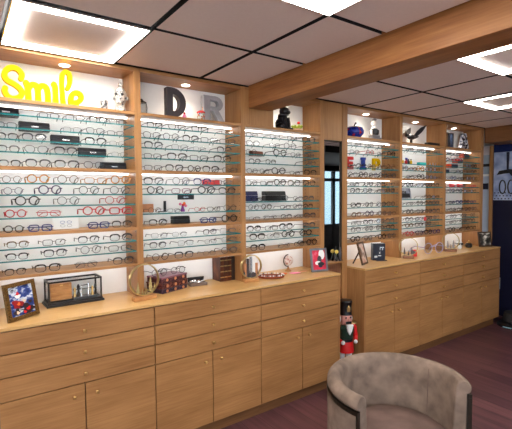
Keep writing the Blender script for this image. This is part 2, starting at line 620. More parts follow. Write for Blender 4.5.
# ------------------------------------------------------------------ shelving
LV = {'u1': 2.127, 'u2': 2.052, 'u3': 1.985, 'u4': 1.914, 'm1': 1.735, 'm2': 1.668, 'm3': 1.602, 'm4': 1.533, 'l1': 1.355, 'l2': 1.285}
TL = {'t1': (2.1987, 2.2186), 't2': (1.8137, 1.8339), 't3': (1.4300, 1.449), 't4': (1.1850, 1.202)}
LVR = dict(LV); LVR.update({'m3': 1.597, 'm4': 1.525, 'l1': 1.347, 'l2': 1.279})
TLR = {'t1': (2.1987, 2.2186), 't2': (1.806, 1.827), 't3': (1.414, 1.434), 't4': (1.168, 1.187)}
YS = 2.7396
BAYS = {1: (0.125, 0.961), 2: (1.0035, 1.806), 3: (1.845, 2.663), 4: (3.019, 3.833), 5: (3.8755, 4.692), 6: (4.729, 5.553)}
BAYNAME = {1: 'under the yellow Smile sign', 2: 'under the letters D and R', 3: 'under the black figure', 4: 'under the blue apple',
           5: 'under the dark bird', 6: 'under the mosaic letter A'}
ROWNAME = {'u1': 'top glass shelf', 'u2': 'second glass shelf', 'u3': 'third glass shelf', 'u4': 'fourth glass shelf', 't2': 'upper wooden shelf',
           'm1': 'first middle shelf', 'm2': 'second middle shelf', 'm3': 'third middle shelf', 'm4': 'last middle glass', 't3': 'middle wooden shelf',
           'l1': 'first lower glass', 'l2': 'second lower glass', 't4': 'lowest wooden shelf'}
GLASS = {1: 'u1 u2 u3 u4 m1 m2 m3 m4 l1 l2', 2: 'u1 u2 u3 u4 m1 m2 m4 l1 l2', 3: 'u1 u2 u3 u4 m1 m3 m4 l1 l2',
         4: 'u1 u2 u4 m1 m2 m4 l1 l2', 5: 'u1 u3 u4 m1 m3 m4 l1 l2', 6: 'u1 u2 u3 u4 m1 m2 m4 l1 l2'}


def shelf_top(bay, lv):
    if lv[0] == 't':
        return (TL if bay < 4 else TLR)[lv][1]
    return (LV if bay < 4 else LVR)[lv] + .004


def shelving(name, label, ups, bays, tl):
    t = thing(name, label, 'shelving', (ups[0][0], YS, ZW))
    ox = ups[0][0]
    D = YB - YS
    for a, c in ups:
        b = MB()
        z0 = .0005
        if a > 2.9 and a < 3.0:
            z0 = FL - ZW
        b.box(a - ox, c - ox, 0, D - .004, z0, ZC - .004 - ZW, 0)
        # rows of pin holes on both faces
        if a > .2:
            for hz in [k * .032 for k in range(8, 40)]:
                for hy in (.03, .2):
                    for hx, s in ((a - ox, -1), (c - ox, 1)):
                        b.box(hx - .0006, hx + .0006, hy - .003, hy + .003, hz - .003, hz + .003, 1)
        b.build('upright', [M['oak_z'], M['shadow_gap']], t)
    for n in bays:
        x0, x1 = BAYS[n]
        x0 -= ox; x1 -= ox
        b = MB(); b.box(x0, x1, 0, D - .012, 2.4866 - ZW, ZC - .004 - ZW); b.build('top_panel', M['oak_x'], t)
        b = MB(); b.box(x0, x1, D - .012, D - .004, .0005, 2.4866 - ZW); b.build('back_panel', M['white_back'], t)
        for k, (z0, z1) in tl.items():
            b = MB(); b.box(x0, x1, .001, D - .012, z0 - ZW, z1 - ZW); b.build('shelf_board', M['oak_x'], t, bevel=.0015)
            b = MB(); b.box(x0 + .006, x1 - .006, D - .120, D - .109, z0 - .009 - ZW, z0 - .0002 - ZW, 0)
            s = b.build('light_strip', M['strip'], t)
            s['label'] = 'glowing white strip'
    return t


left_unit = shelving('display_shelving', 'oak eyeglass shelving behind the long cabinets under the Smile sign',
                     [(.085, .125), (.961, 1.0035), (1.806, 1.845), (2.663, 2.711)], (1, 2, 3), TL)
b = MB(); b.box(1.845 - .085, 2.128 - .085, .002, .03, 2.2186 - ZW, 2.4866 - ZW)
b.build('filler_panel', M['oak_z'], left_unit)
right_unit = shelving('display_shelving', 'oak eyeglass shelving past the mirror strip, under the blue apple',
                      [(2.951, 3.019), (3.833, 3.8755), (4.692, 4.729), (5.553, 5.618)], (4, 5, 6), TLR)

# mirror strip between the two shelvings
mt = thing('mirror_cabinet', 'tall narrow mirror in an oak surround between the two shelvings', 'mirror', (2.711, 2.74, FL))
z = lambda v: v - FL
b = MB(); b.box(.001, .239, .004, .03, z(2.161), z(ZC) - .004); b.build('top_panel', M['oak_z'], mt)
b = MB(); b.box(.001, .239, .02, .04, 0, z(1.012)); b.build('lower_panel', M['brown_wood'], mt)
b = MB(); b.box(.001, .239, -.03, .04, z(1.013), z(1.03)); b.build('ledge', M['oak_x'], mt)
b = MB(); b.box(.012, .232, .018, .024, z(1.031), z(2.15)); b.build('mirror_glass', M['mirror'], mt)
b = MB(); b.box(.001, .011, .004, .03, z(1.031), z(2.16)); b.box(.233, .239, .004, .03, z(1.031), z(2.16)); b.box(.011, .233, .006, .03, z(2.15), z(2.16))
b.build('frame', M['shadow_gap'], mt)

# glass shelves, each lies loose on its pins
for n in BAYS:
    x0, x1 = BAYS[n]
    for lv in GLASS[n].split():
        zz = (LV if n < 4 else LVR)[lv]
        b = MB(); b.box(.002, x1 - x0 - .002, 0, .215, 0, .008, 0, faces=(0, 0, 1, 1, 0, 1))
        o = b.build('glass_shelf', [M['glass'], M['glass_edge']], loc=(x0, YS + .012, zz - .004))
        tag(o, 'clear teal-edged glass shelf, %s %s' % (ROWNAME[lv], BAYNAME[n]), 'shelf', 'glass shelves')

# downlights in the top compartments
for n, (x, y) in {1: (.56, 2.86), 2: (1.40, 2.87), 3: (2.40, 2.87), 4: (3.44, 2.87), 5: (4.30, 2.87), 6: (5.12, 2.87)}.items():
    t = thing('downlight', 'small round lit downlight over the compartment ' + BAYNAME[n].replace('under', 'with'), 'light', (x, y, 2.4860), 0, 'downlights')
    b = MB(); b.lathe([(.026, -.004), (.036, -.004), (.038, -.001), (.038, 0), (.026, 0)], n=24); b.build('trim_ring', M['silver'], t, True)
    b = MB(); b.cyl((0, 0, -.0055), (0, 0, -.0042), .029, n=24); b.build('bulb', M['bulb'], t)
    L = bpy.data.lights.new('downlight_lamp', 'SPOT')
    L.energy = E_DOWN; L.spot_size = math.radians(130); L.spot_blend = .8; L.shadow_soft_size = .03; L.color = (1, .90, .74)
    lo = bpy.data.objects.new('downlight_lamp', L); COL.objects.link(lo); lo.parent = t; lo.location = (0, 0, -.012)

# ------------------------------------------------------------------ cabinets
def knob(parent, x, y, zk):
    b = MB()
    b.lathe([(.0045, 0), (.0045, .014), (.0100, .020), (.0105, .025), (.0075, .028)], n=12, M=Matrix.Translation((x, y, zk)) @ Matrix.Rotation(PI / 2, 4, 'X'))
    return b.build('knob', M['brass'], parent, True)


def cabinet(x0, x1, yf, label, end_l=0, end_r=0):
    t = thing('drawer_cabinet', label, 'cabinet', (x0, yf, FL), 0, 'oak drawer cabinets')
    w = x1 - x0
    h = lambda v: v - FL
    b = MB()
    b.box(0, w, .02, YB - yf - .004, h(.055), h(.953), 1)
    if end_l:
        b.box(-end_l, 0, .0, YB - yf - .004, h(.055), h(.953), 0)
    if end_r:
        b.box(w, w + end_r, .0, YB - yf - .004, h(.055), h(.953), 0)
    b.build('carcass', [M['oak_z'], M['shadow_gap']], t)
    b = MB(); b.box(0 - end_l + (.02 if end_l else 0), w - (.05 if end_r else 0), .035, .055, 0, h(.055)); b.build('plinth', M['plinth'], t)
    gp = .0030
    zs = [.950, .8264, .702, .5726]
    for za, zb in zip(zs, zs[1:]):
        b = MB(); b.box(gp, w - gp, 0, .019, h(zb) + gp, h(za) - gp)
        o = b.build('drawer', M['oak_x'], t, bevel=.0012)
        knob(o, w / 2, 0, h((za + zb) / 2) - .004)
    for k in (0, 1):
        xa, xb = (gp, w / 2 - gp) if k == 0 else (w / 2 + gp, w - gp)
        b = MB(); b.box(xa, xb, 0, .019, h(.055) + gp, h(.5726) - gp)
        o = b.build('door', M['oak_x'], t, bevel=.0012)
        knob(o, w / 2 + (-.062 if k == 0 else .062), 0, h(.508))
    return t


cabinet(.128, .986, 2.516, 'oak drawer cabinet under the glass case of small brass figures')
cabinet(.986, 1.828, 2.516, 'oak drawer cabinet under the stacked purple boxes')
cabinet(1.828, 2.666, 2.516, 'oak drawer cabinet beside the nutcracker, under the small globe', 0, .02)
cabinet(3.0435, 3.902, 2.527, 'oak drawer cabinet on the other side of the nutcracker', .02, 0)
cabinet(3.902, 4.768, 2.527, 'oak drawer cabinet under the giant lilac spectacles')
cabinet(4.768, 5.638, 2.527, 'oak drawer cabinet at the far end, by the navy partition', 0, .02)
b = MB(); b.box(.105, 2.69, 2.512, YB - .003, .9535, ZW)
tag(b.build('worktop', M['oak_top'], bevel=.001), 'pale oak worktop carrying the glass case and purple boxes', 'worktop', 'oak worktops')
b = MB(); b.box(3.0225, 5.66, 2.522, YB - .003, .9535, ZW)
tag(b.build('worktop', M['oak_top'], bevel=.001), 'pale oak worktop carrying the giant lilac spectacles', 'worktop', 'oak worktops')
ROWS = {
 1: [
  ('u1', [(0.452,0.118,'qs'), (0.598,0.118,'qs'), (0.758,0.118,'hk'), (0.846,0.118,'qs')]),
  ('u2', [(0.230,0.118,'qy'), (0.581,0.118,'ls'), (0.721,0.125,'ay'), (0.846,0.118,'qs')]),
  ('u3', [(0.233,0.118,'hk'), (0.363,0.140,'hs'), (0.718,0.144,'hk'), (0.849,0.118,'ls')]),
  ('u4', [(0.233,0.118,'hy'), (0.387,0.136,'as'), (0.532,0.145,'hk'), (0.849,0.118,'ls')]),
  ('t2', [(0.238,0.118,'hk'), (0.382,0.147,'hs'), (0.547,0.152,'hk'), (0.696,0.137,'ay')]),
  ('m1', [(0.246,0.118,'rt'), (0.382,0.136,'Ro'), (0.549,0.146,'rt'), (0.715,0.151,'qo'), (0.876,0.147,'Ro')]),
  ('m2', [(0.251,0.118,'rv'), (0.444,0.145,'Rv'), (0.672,0.148,'rk'), (0.870,0.161,'rk')]),
  ('m3', [(0.321,0.148,'Rk'), (0.547,0.152,'ry'), (0.837,0.159,'rr')]),
  ('m4', [(0.259,0.123,'Rr'), (0.436,0.139,'qrf'), (0.712,0.157,'Rr'), (0.876,0.161,'Qr')]),
  ('t3', [(0.246,0.118,'Rk'), (0.384,0.141,'Qbf'), (0.730,0.145,'Qbf'), (0.883,0.148,'hk')]),
  ('l1', [(0.264,0.123,'hg'), (0.458,0.140,'qs'), (0.662,0.141,'hs'), (0.867,0.165,'hk')]),
  ('l2', [(0.259,0.123,'hk'), (0.464,0.141,'hs'), (0.672,0.148,'rs'), (0.870,0.161,'qs')]),
  ('t4', [(0.246,0.118,'hk'), (0.417,0.155,'hk'), (0.641,0.146,'lsf'), (0.890,0.148,'hs')]),
 ],
 2: [
  ('u1', [(1.118,0.124,'hk'), (1.286,0.149,'as'), (1.477,0.151,'hk'), (1.715,0.118,'qs')]),
  ('u2', [(1.103,0.138,'ak'), (1.258,0.139,'rk'), (1.406,0.138,'hk'), (1.563,0.156,'qk'), (1.725,0.146,'qs')]),
  ('u3', [(1.107,0.146,'hs'), (1.305,0.141,'ls'), (1.468,0.118,'ls'), (1.688,0.144,'hs')]),
  ('u4', [(1.100,0.131,'qs'), (1.286,0.165,'hk'), (1.461,0.165,'qy'), (1.666,0.165,'hk')]),
  ('t2', [(1.103,0.138,'qs'), (1.254,0.147,'hy'), (1.414,0.121,'Rk'), (1.567,0.147,'hk'), (1.725,0.146,'qy')]),
  ('m1', [(1.104,0.154,'hk'), (1.313,0.159,'rs'), (1.490,0.161,'hb'), (1.666,0.165,'qs')]),
  ('m2', [(1.118,0.139,'Rk'), (1.313,0.159,'qp'), (1.520,0.165,'Rk'), (1.702,0.165,'hk')]),
  ('m4', [(1.107,0.131,'rt'), (1.254,0.118,'qs'), (1.464,0.118,'ar'), (1.559,0.146,'qk'), (1.739,0.156,'rk')]),
  ('t3', [(1.125,0.140,'hk'), (1.528,0.136,'Qbf'), (1.716,0.164,'Rk')]),
  ('l1', [(1.137,0.133,'ls'), (1.297,0.124,'ls'), (1.550,0.128,'hs'), (1.729,0.156,'ls')]),
  ('l2', [(1.129,0.132,'hs'), (1.345,0.144,'ls'), (1.554,0.118,'ls'), (1.725,0.146,'ls')]),
  ('t4', [(1.140,0.141,'rk'), (1.321,0.159,'hy'), (1.536,0.118,'ls'), (1.725,0.165,'rs')]),
 ],
 3: [
  ('u1', [(1.950,0.126,'qs'), (2.184,0.118,'as'), (2.368,0.120,'hk'), (2.576,0.165,'Qk')]),
  ('u2', [(1.955,0.137,'ak'), (2.184,0.118,'as'), (2.351,0.165,'rs'), (2.544,0.127,'rk')]),
  ('u3', [(1.940,0.118,'rk'), (2.234,0.165,'Rk'), (2.414,0.118,'as'), (2.581,0.129,'hs')]),
  ('u4', [(1.975,0.118,'hs'), (2.141,0.118,'hk'), (2.600,0.165,'rs')]),
  ('t2', [(1.940,0.118,'ak'), (2.062,0.118,'rk'), (2.212,0.160,'Ry'), (2.396,0.118,'qs'), (2.581,0.154,'hk')]),
  ('m1', [(1.945,0.118,'rk'), (2.094,0.132,'qk'), (2.244,0.139,'Rk'), (2.402,0.146,'hk'), (2.587,0.165,'hk')]),
  ('m3', [(1.991,0.128,'qkf'), (2.266,0.140,'rsf'), (2.437,0.118,'as'), (2.569,0.128,'hs')]),
  ('m4', [(1.960,0.126,'rk'), (2.093,0.118,'Rk'), (2.294,0.118,'qk'), (2.437,0.118,'ry'), (2.563,0.118,'hk')]),
  ('t3', [(1.960,0.118,'ls'), (2.120,0.144,'lsf'), (2.294,0.129,'hs'), (2.437,0.118,'lsf'), (2.575,0.141,'hs')]),
  ('l1', [(1.965,0.137,'Hk'), (2.141,0.145,'qy'), (2.306,0.153,'Hk'), (2.576,0.165,'hs')]),
  ('l2', [(1.996,0.160,'Hk'), (2.163,0.146,'ls'), (2.328,0.154,'Rk'), (2.533,0.165,'Rk')]),
  ('t4', [(1.986,0.159,'Hk'), (2.266,0.140,'lsf'), (2.455,0.118,'hk'), (2.587,0.142,'Rk')]),
 ],
 4: [
  ('u1', [(3.192,0.147,'qk'), (3.403,0.147,'rk'), (3.594,0.147,'hk'), (3.788,0.147,'rs')]),
  ('u2', [(3.183,0.147,'qk'), (3.403,0.147,'rr'), (3.596,0.147,'qk'), (3.793,0.147,'Rk')]),
  ('u4', [(3.162,0.147,'qk'), (3.332,0.147,'hk'), (3.495,0.147,'rt'), (3.642,0.147,'ht'), (3.814,0.147,'Rt')]),
  ('t2', [(3.177,0.147,'rk'), (3.321,0.147,'Rk'), (3.498,0.147,'ak'), (3.650,0.147,'Ry'), (3.804,0.147,'Ry')]),
  ('m1', [(3.183,0.147,'qs'), (3.393,0.147,'Rk'), (3.590,0.147,'hk'), (3.791,0.147,'rk')]),
  ('m2', [(3.185,0.147,'hk'), (3.380,0.147,'ak'), (3.601,0.147,'ls'), (3.796,0.147,'Ry')]),
  ('m4', [(3.197,0.147,'Qy'), (3.404,0.147,'rk'), (3.598,0.147,'ak'), (3.797,0.147,'rk')]),
  ('t3', [(3.197,0.147,'ht'), (3.400,0.147,'Rv'), (3.605,0.147,'rt'), (3.794,0.147,'qt')]),
  ('l1', [(3.203,0.147,'qs'), (3.386,0.147,'hk'), (3.582,0.147,'rs'), (3.802,0.147,'hs')]),
  ('l2', [(3.201,0.147,'hs'), (3.407,0.147,'as'), (3.582,0.147,'rk'), (3.782,0.147,'hk')]),
  ('t4', [(3.186,0.147,'Rk'), (3.383,0.147,'rk'), (3.594,0.147,'Rk'), (3.789,0.147,'ry')]),
 ],
 5: [
  ('u1', [(4.088,0.147,'ak'), (4.284,0.147,'ak'), (4.456,0.147,'qk'), (4.646,0.147,'qs')]),
  ('u3', [(4.547,0.147,'ro'), (4.702,0.147,'ro')]),
  ('u4', [(4.084,0.147,'rk'), (4.227,0.147,'qt'), (4.374,0.147,'Ro'), (4.540,0.147,'ak'), (4.676,0.147,'at')]),
  ('t2', [(4.079,0.147,'qk'), (4.279,0.147,'Ry'), (4.460,0.147,'rs'), (4.663,0.147,'qy')]),
  ('m1', [(4.085,0.147,'Rk'), (4.286,0.147,'ry'), (4.465,0.147,'Rk'), (4.666,0.147,'hk')]),
  ('m3', [(4.487,0.147,'ht'), (4.662,0.147,'qk')]),
  ('m4', [(4.091,0.147,'ls'), (4.289,0.147,'rk'), (4.460,0.147,'hk'), (4.667,0.147,'Qy')]),
  ('t3', [(4.079,0.147,'Ry'), (4.271,0.147,'as'), (4.473,0.147,'ak'), (4.667,0.147,'hs')]),
  ('l1', [(4.080,0.147,'hk'), (4.279,0.147,'qs'), (4.478,0.147,'ak'), (4.667,0.147,'ry')]),
  ('l2', [(4.088,0.147,'Qg'), (4.270,0.147,'hk'), (4.458,0.147,'rk'), (4.661,0.147,'qg')]),
  ('t4', [(4.081,0.147,'Rr'), (4.266,0.147,'rv'), (4.476,0.147,'Rk'), (4.672,0.147,'Qv')]),
 ],
 6: [
  ('u1', [(4.933,0.147,'qk'), (5.072,0.147,'hk'), (5.198,0.147,'hk')]),
  ('u2', [(4.951,0.147,'rk'), (5.052,0.147,'ak'), (5.166,0.147,'Qr')]),
  ('u3', [(5.410,0.147,'ry'), (5.510,0.147,'Rk')]),
  ('u4', [(5.183,0.147,'qk'), (5.340,0.147,'ht'), (5.514,0.147,'hk')]),
  ('t2', [(4.968,0.147,'rb'), (5.135,0.147,'qk'), (5.332,0.147,'rk'), (5.518,0.147,'rk')]),
  ('m1', [(4.955,0.147,'Rr'), (5.150,0.147,'qr'), (5.344,0.147,'Rk'), (5.509,0.147,'Qr')]),
  ('m2', [(4.955,0.147,'ak'), (5.136,0.147,'hk'), (5.337,0.147,'qk'), (5.533,0.147,'qk')]),
  ('m4', [(4.949,0.147,'qk'), (5.136,0.147,'Qb'), (5.343,0.147,'ak'), (5.509,0.147,'qb')]),
  ('t3', [(4.951,0.147,'as'), (5.139,0.147,'hk'), (5.327,0.147,'rk'), (5.516,0.147,'rs')]),
  ('l1', [(4.988,0.147,'hs'), (5.252,0.147,'rk'), (5.476,0.147,'rk')]),
  ('l2', [(4.981,0.147,'qs'), (5.248,0.147,'ak'), (5.485,0.147,'hk')]),
  ('t4', [(4.958,0.147,'Rk'), (5.132,0.147,'hk'), (5.322,0.147,'hk'), (5.533,0.147,'hk')]),
 ],
}

M['gold_dark'] = mat('aged_gold', (0.36, 0.28, 0.12, 1), 0.42, 0.7, var=.2)

# ------------------------------------------------------------------ eyeglasses
SHAPE = {  # word, half width, half height, superellipse power, rim radius, top heavy
    'r': ('round wire', .0245, .0235, 2.0, .0019), 'R': ('bold round', .0255, .0245, 2.0, .0036),
    'q': ('slim rectangular', .0275, .0175, 4.0, .0020), 'Q': ('bold rectangular', .0285, .0195, 4.0, .0038),
    'a': ('aviator', .0275, .0225, 2.6, .0019), 'h': ('browline', .0270, .0205, 2.8, .0017),
    'H': ('heavy browline', .0275, .0215, 2.6, .0020), 'l': ('rimless', .0265, .0190, 3.2, .0010)}
SEGS = 22


def eyewire(shape, cx):
    _, a, hh, p, r = SHAPE[shape]
    pts = []
    for k in range(SEGS):
        t = 2 * PI * k / SEGS
        c, s = math.cos(t), math.sin(t)
        x = a * math.copysign(abs(c) ** (2 / p), c)
        zz = hh * math.copysign(abs(s) ** (2 / p), s)
        if shape == 'a' and s < 0:
            x *= 1 - .22 * (-s); x -= math.copysign(.004, cx) * -s
        pts.append((cx + x, 0.0015 * abs(cx + x) / .05, zz + hh + r))
    return pts


def glasses_parts(shape, fold):
    """lists of mesh builders: front, two lenses, two temples, in a frame that rests on z = 0"""
    word, a, hh, p, r = SHAPE[shape]
    cx = a + .0095
    front = MB()
    lenses = []
    zt = 2 * hh + 2 * r
    for s in (-1, 1):
        w = eyewire(shape, s * cx)
        if shape in 'hH':
            rr = [(.0046 if shape == 'h' else .0062) if q[2] > hh * 1.15 else r for q in w]
            front.tube(w, rr, 5, True, ry=.0022)
        else:
            front.tube(w, r, 5, True)
        m = MB()
        V = [m.bm.verts.new((q[0], q[1] + .0002, q[2])) for q in w]
        m._face(V, 0)
        lenses.append(m)
        ez = hh * 1.45
        front.tube([(s * (cx + a * .93), .0008, ez), (s * (cx + a + .006), .001, ez + .001), (s * (cx + a + .008), .006, ez + .001)], max(r, .0018), 5)
        front.tube([(s * .0085, .0005, hh * 1.0), (s * .0065, .006, hh * .85), (s * .0075, .008, hh * .6)], .0011, 4)
    front.tube([(-.0105, 0, hh * 1.35), (-.005, -.0012, hh * 1.52), (.005, -.0012, hh * 1.52), (.0105, 0, hh * 1.35)], max(r, .0014), 5)
    temples = []
    ez = hh * 1.45 + .001
    tr = max(r * .9, .0024)
    for s in (-1, 1):
        xo = s * (cx + a + .008)
        m = MB()
        if fold:
            y = .010 + (.005 if s > 0 else 0)
            m.tube([(xo, .006, ez), (xo - s * .004, y, ez), (-xo * .45, y + .003, ez * .9), (-xo * .8, y + .003, .006)], tr, 5, ry=tr * .7)
        else:
            m.tube([(xo, .006, ez), (xo + s * .001, .05, ez), (xo, .100, ez * .93), (xo - s * .004, .118, ez * .62), (xo - s * .007, .136, tr * 1.3 + .0008)],
                   [tr, tr, tr, tr * 1.3, tr * 1.3], 5)
        temples.append(m)
    return front, lenses, temples


PROTO = {}


def make_glasses(code, rich):
    shape, colr = code[0], code[1]
    fold = 'f' in code
    fm = FRAME[colr][1]
    f, ls, ts = glasses_parts(shape, fold)
    root = bpy.data.objects.new('eyeglasses', None)
    COL.objects.link(root)
    f.build('front_frame', fm, root, True)
    for m in ls:
        m.build('lens', M['lens'], root)
    for m in ts:
        m.build('temple', fm, root, True)
    return root


ORD = ['leftmost', 'second', 'third', 'fourth', 'fifth', 'sixth', 'seventh']


BLOCK = {(1, 'u1'): [(.165, .302)], (1, 'u2'): [(.297, .468)], (1, 'u3'): [(.470, .642)], (1, 'u4'): [(.632, .808)], (1, 't2'): [(.783, .955)],
         (1, 't3'): [(.465, .630)], (2, 't3'): [(1.275, 1.415)], (3, 'u3'): [(2.005, 2.125)], (2, 'm4'): [(1.335, 1.405)],
         (6, 'u1'): [(5.36, 5.53)], (6, 'u2'): [(5.20, 5.37)], (6, 'u3'): [(5.05, 5.25)], (6, 'u4'): [(4.86, 5.05)],
         (5, 'u3'): [(4.315, 4.455)], (6, 'm1'): [(5.10, 5.20), (5.29, 5.41)], (6, 't2'): [(4.75, 4.805)]}


def settle(row, lo, hi):
    """slide the pairs of one shelf apart so that none touch"""
    for _ in range(400):
        moved = False
        for p, q in zip(row, row[1:]):
            d = p['x'] + p['r'] - (q['x'] - q['l'])
            if d > .0005:
                moved = True
                if p['fix'] and q['fix']:
                    continue
                a_ = 0 if p['fix'] else (1 if q['fix'] else .5)
                p['x'] -= d * a_; q['x'] += d * (1 - a_)
        for p in row:
            if not p['fix']:
                if p['x'] - p['l'] < lo: p['x'] = lo + p['l']; moved = True
                if p['x'] + p['r'] > hi: p['x'] = hi - p['r']; moved = True
        if not moved:
            return True
    return False


def put_glasses():
    for n in ROWS:
        for lv, row in ROWS[n]:
            zt = shelf_top(n, lv)
            lo, hi = BAYS[n]
            k_ = 1.0
            turn = [random.uniform(-.10, .05) for _ in row]
            while True:
                it = []
                for (x, w, code), th in zip(sorted(row), turn):
                    s = w / .145 * k_
                    hw = (.0095 + 2 * SHAPE[code[0]][1] + .012) * s
                    sw = .138 * s * math.sin(th)
                    it.append({'x': x, 'l': hw + max(0, sw), 'r': hw + max(0, -sw), 'fix': False, 's': s, 'code': code, 'th': th})
                for a_, b_ in BLOCK.get((n, lv), ()):
                    it.append({'x': (a_ + b_) / 2, 'l': (b_ - a_) / 2 + .004, 'r': (b_ - a_) / 2 + .004, 'fix': True, 'code': ''})
                it.sort(key=lambda d: d['x'])
                if settle(it, lo + .003, hi - .003) or k_ < .7:
                    break
                k_ *= .95
            it = [d for d in it if not d['fix']]
            for k, d in enumerate(it):
                code, s = d['code'], d['s']
                if code not in PROTO:
                    o = PROTO[code] = make_glasses(code, n < 4)
                else:
                    o = copy_tree(PROTO[code])
                y = 2.79 + random.uniform(-.006, .006) - (.012 if lv[0] == 't' else 0)
                o.location = (d['x'], y, zt + .0004)
                o.rotation_euler = (0, 0, d['th'])
                o.scale = (s, min(s, 1.0), min(s, 1.02))
                nm = FRAME[code[1]][0] + ' ' + SHAPE[code[0]][0]
                pos = ORD[k] if k < len(it) - 1 else 'rightmost'
                tag(o, '%s glasses, %s on %s %s' % (nm, pos, ROWNAME[lv], BAYNAME[n]), 'glasses',
                    'eyeglasses on the shelves ' + BAYNAME[n])


put_glasses()

# ------------------------------------------------------------------ cases and cards on the shelves
def spec_case(x0, x1, bay, lv, label, body, y=2.90, d=.055, hgt=.052, mark=None, group=None, slope=True):
    w = x1 - x0
    t = thing('eyeglass_case', label, 'case', ((x0 + x1) / 2, y, shelf_top(bay, lv) + .0004), 0, group)
    b = MB(); b.box(-w / 2, w / 2, -d / 2, d / 2, 0, hgt * .56); b.build('case_base', body, t, bevel=.004)
    b = MB()
    yy = [(-d / 2, hgt * .575), (d / 2, hgt * .575), (d / 2, hgt), (-d / 2 + .012, hgt)]
    A = [[b.bm.verts.new((x, q[0], q[1])) for q in yy] for x in (-w / 2, w / 2)]
    b._face(A[0], 0); b._face(A[1][::-1], 0)
    for k in range(4):
        b._face([A[0][(k + 1) % 4], A[0][k], A[1][k], A[1][(k + 1) % 4]], 0)
    b.build('lid', body, t, bevel=.003)
    if mark:
        b = MB(); b.box(-.020, .020, -d / 2 - .0015, -d / 2 + .001, hgt * .40, hgt * .54)
        p = b.build('name_plate', mark, t)
    return t


NAVYC = mat('case_black_leather', (0.006, 0.007, 0.014, 1), 0.5)
GC = 'black spectacle cases under the Smile sign'
for x0, x1, lv, wd in ((.165, .302, 'u1', 'top'), (.297, .468, 'u2', 'second'), (.470, .642, 'u3', 'third'), (.632, .808, 'u4', 'fourth'), (.785, .955, 't2', 'lowest')):
    spec_case(x0 + .002, x1 - .002, 1, lv, 'black spectacle case with pale plate, %s of the diagonal under Smile' % wd, NAVYC, y=2.885 if lv != 't2' else 2.93, hgt=.057, mark=M['silver'], group=GC)
spec_case(1.90, 2.075, 3, 'm3', 'large navy spectacle case standing under the black figure', mat('case_navy', srgb(20, 28, 80), .4), y=2.92, d=.06, hgt=.085, group='big cases under the black figure')
spec_case(2.155, 2.385, 3, 'm3', 'large black spectacle case beside the large navy one', M['black'], y=2.92, d=.06, hgt=.085, group='big cases under the black figure')
spec_case(1.275, 1.415, 2, 't3', 'black and purple box on the middle wooden shelf under letter D', M['black'], y=2.88, d=.05, hgt=.056)
spec_case(2.005, 2.125, 3, 'u3', 'brown leather case on the third glass shelf under the black figure', mat('case_brown', srgb(120, 58, 36), .5), y=2.90, d=.05, hgt=.042)
RB = mat('box_navy', srgb(30, 36, 72), .5)
for x0, x1, lv, wd in ((5.36, 5.53, 'u1', 'top'), (5.20, 5.37, 'u2', 'second'), (5.05, 5.25, 'u3', 'third'), (4.86, 5.05, 'u4', 'fourth')):
    t = thing('slim_box', 'navy box with orange end, %s of the diagonal under the mosaic A' % wd, 'box', (x0, 2.91, shelf_top(6, lv)), 0, 'navy and orange boxes')
    b = MB(); b.box(.048, x1 - x0, -.03, .02, 0, .045); b.build('sleeve', RB, t, bevel=.002)
    b = MB(); b.box(0, .0475, -.03, .02, 0, .045); b.build('end_cap', mat('box_orange', srgb(240, 80, 20), .5), t, bevel=.002)
spec_case(5.11, 5.19, 6, 'm1', 'small red case on the first middle shelf under the mosaic A', M['red'], y=2.90, d=.04, hgt=.045)
spec_case(5.30, 5.40, 6, 'm1', 'small red case nearer the upright under the mosaic A', M['red'], y=2.90, d=.04, hgt=.045)
spec_case(4.755, 4.80, 6, 't2', 'tiny navy box at the left end of the upper wooden shelf under mosaic A', RB, y=2.90, d=.04, hgt=.05)


def card(x0, x1, bay, lv, hgt, m, label, name='display_card', y=2.93, cat='card', lean=.25, art=None):
    w = x1 - x0
    t = thing(name, label, cat, ((x0 + x1) / 2, y, shelf_top(bay, lv)))
    R = Matrix.Rotation(-lean, 4, 'X')
    b = MB(); b.box(-w / 2, w / 2, -.0015, .0015, .001, hgt, M=R); b.build('board', m, t)
    if art:
        art(t, w, hgt, R)
    return t


def art_specs(t, w, h, R):
    for zc, m in ((.62, M['blue']), (.3, M['grey'])):
        b = MB()
        for s in (-1, 1):
            q = [R @ Vector((s * w * .13 + w * .09 * math.cos(a * PI / 8), -.003, h * zc + h * .11 * math.sin(a * PI / 8))) for a in range(16)]
            b.tube(q, .0014, 4, True)
        b.build('printed_spectacles', m, t)
card(.470, .625, 1, 't3', .072, M['paper'], 'white card printed with two pairs of spectacles under Smile sign', art=art_specs, y=2.88)
card(1.040, 1.165, 2, 'm4', .062, M['tan'], 'tan leather panel behind glasses under letter D', y=2.952, lean=.1)
card(1.575, 1.735, 2, 'm1', .044, M['red'], 'red card behind glasses under the letter R', y=2.952, lean=.15)
card(2.25, 2.47, 3, 'u4', .042, M['paper'], 'long white card lying against the back under the black figure', y=2.955, lean=.25)
card(3.19, 3.33, 4, 'm1', .042, M['paper'], 'small white card on the first middle shelf under the blue apple', y=2.952, lean=.2)


def art_car(t, w, h, R):
    b = MB(); b.box(-w * .42, w * .42, -.003, -.0016, h * .12, h * .5, M=R); b.box(-w * .25, w * .2, -.003, -.0016, h * .5, h * .72, M=R)
    b.build('printed_car', M['black'], t)
    b = MB(); b.box(-w * .2, w * .12, -.0045, -.0031, h * .5, h * .66, M=R); b.build('printed_window', M['silver'], t)
card(4.07, 4.36, 5, 'm3', .13, blotch('photo_grey', [(0.35, srgb(70, 74, 96)), (0.65, srgb(190, 196, 210))], 9), 'dark photo card of a vehicle under the dark bird', art=art_car, y=2.95, lean=.2)


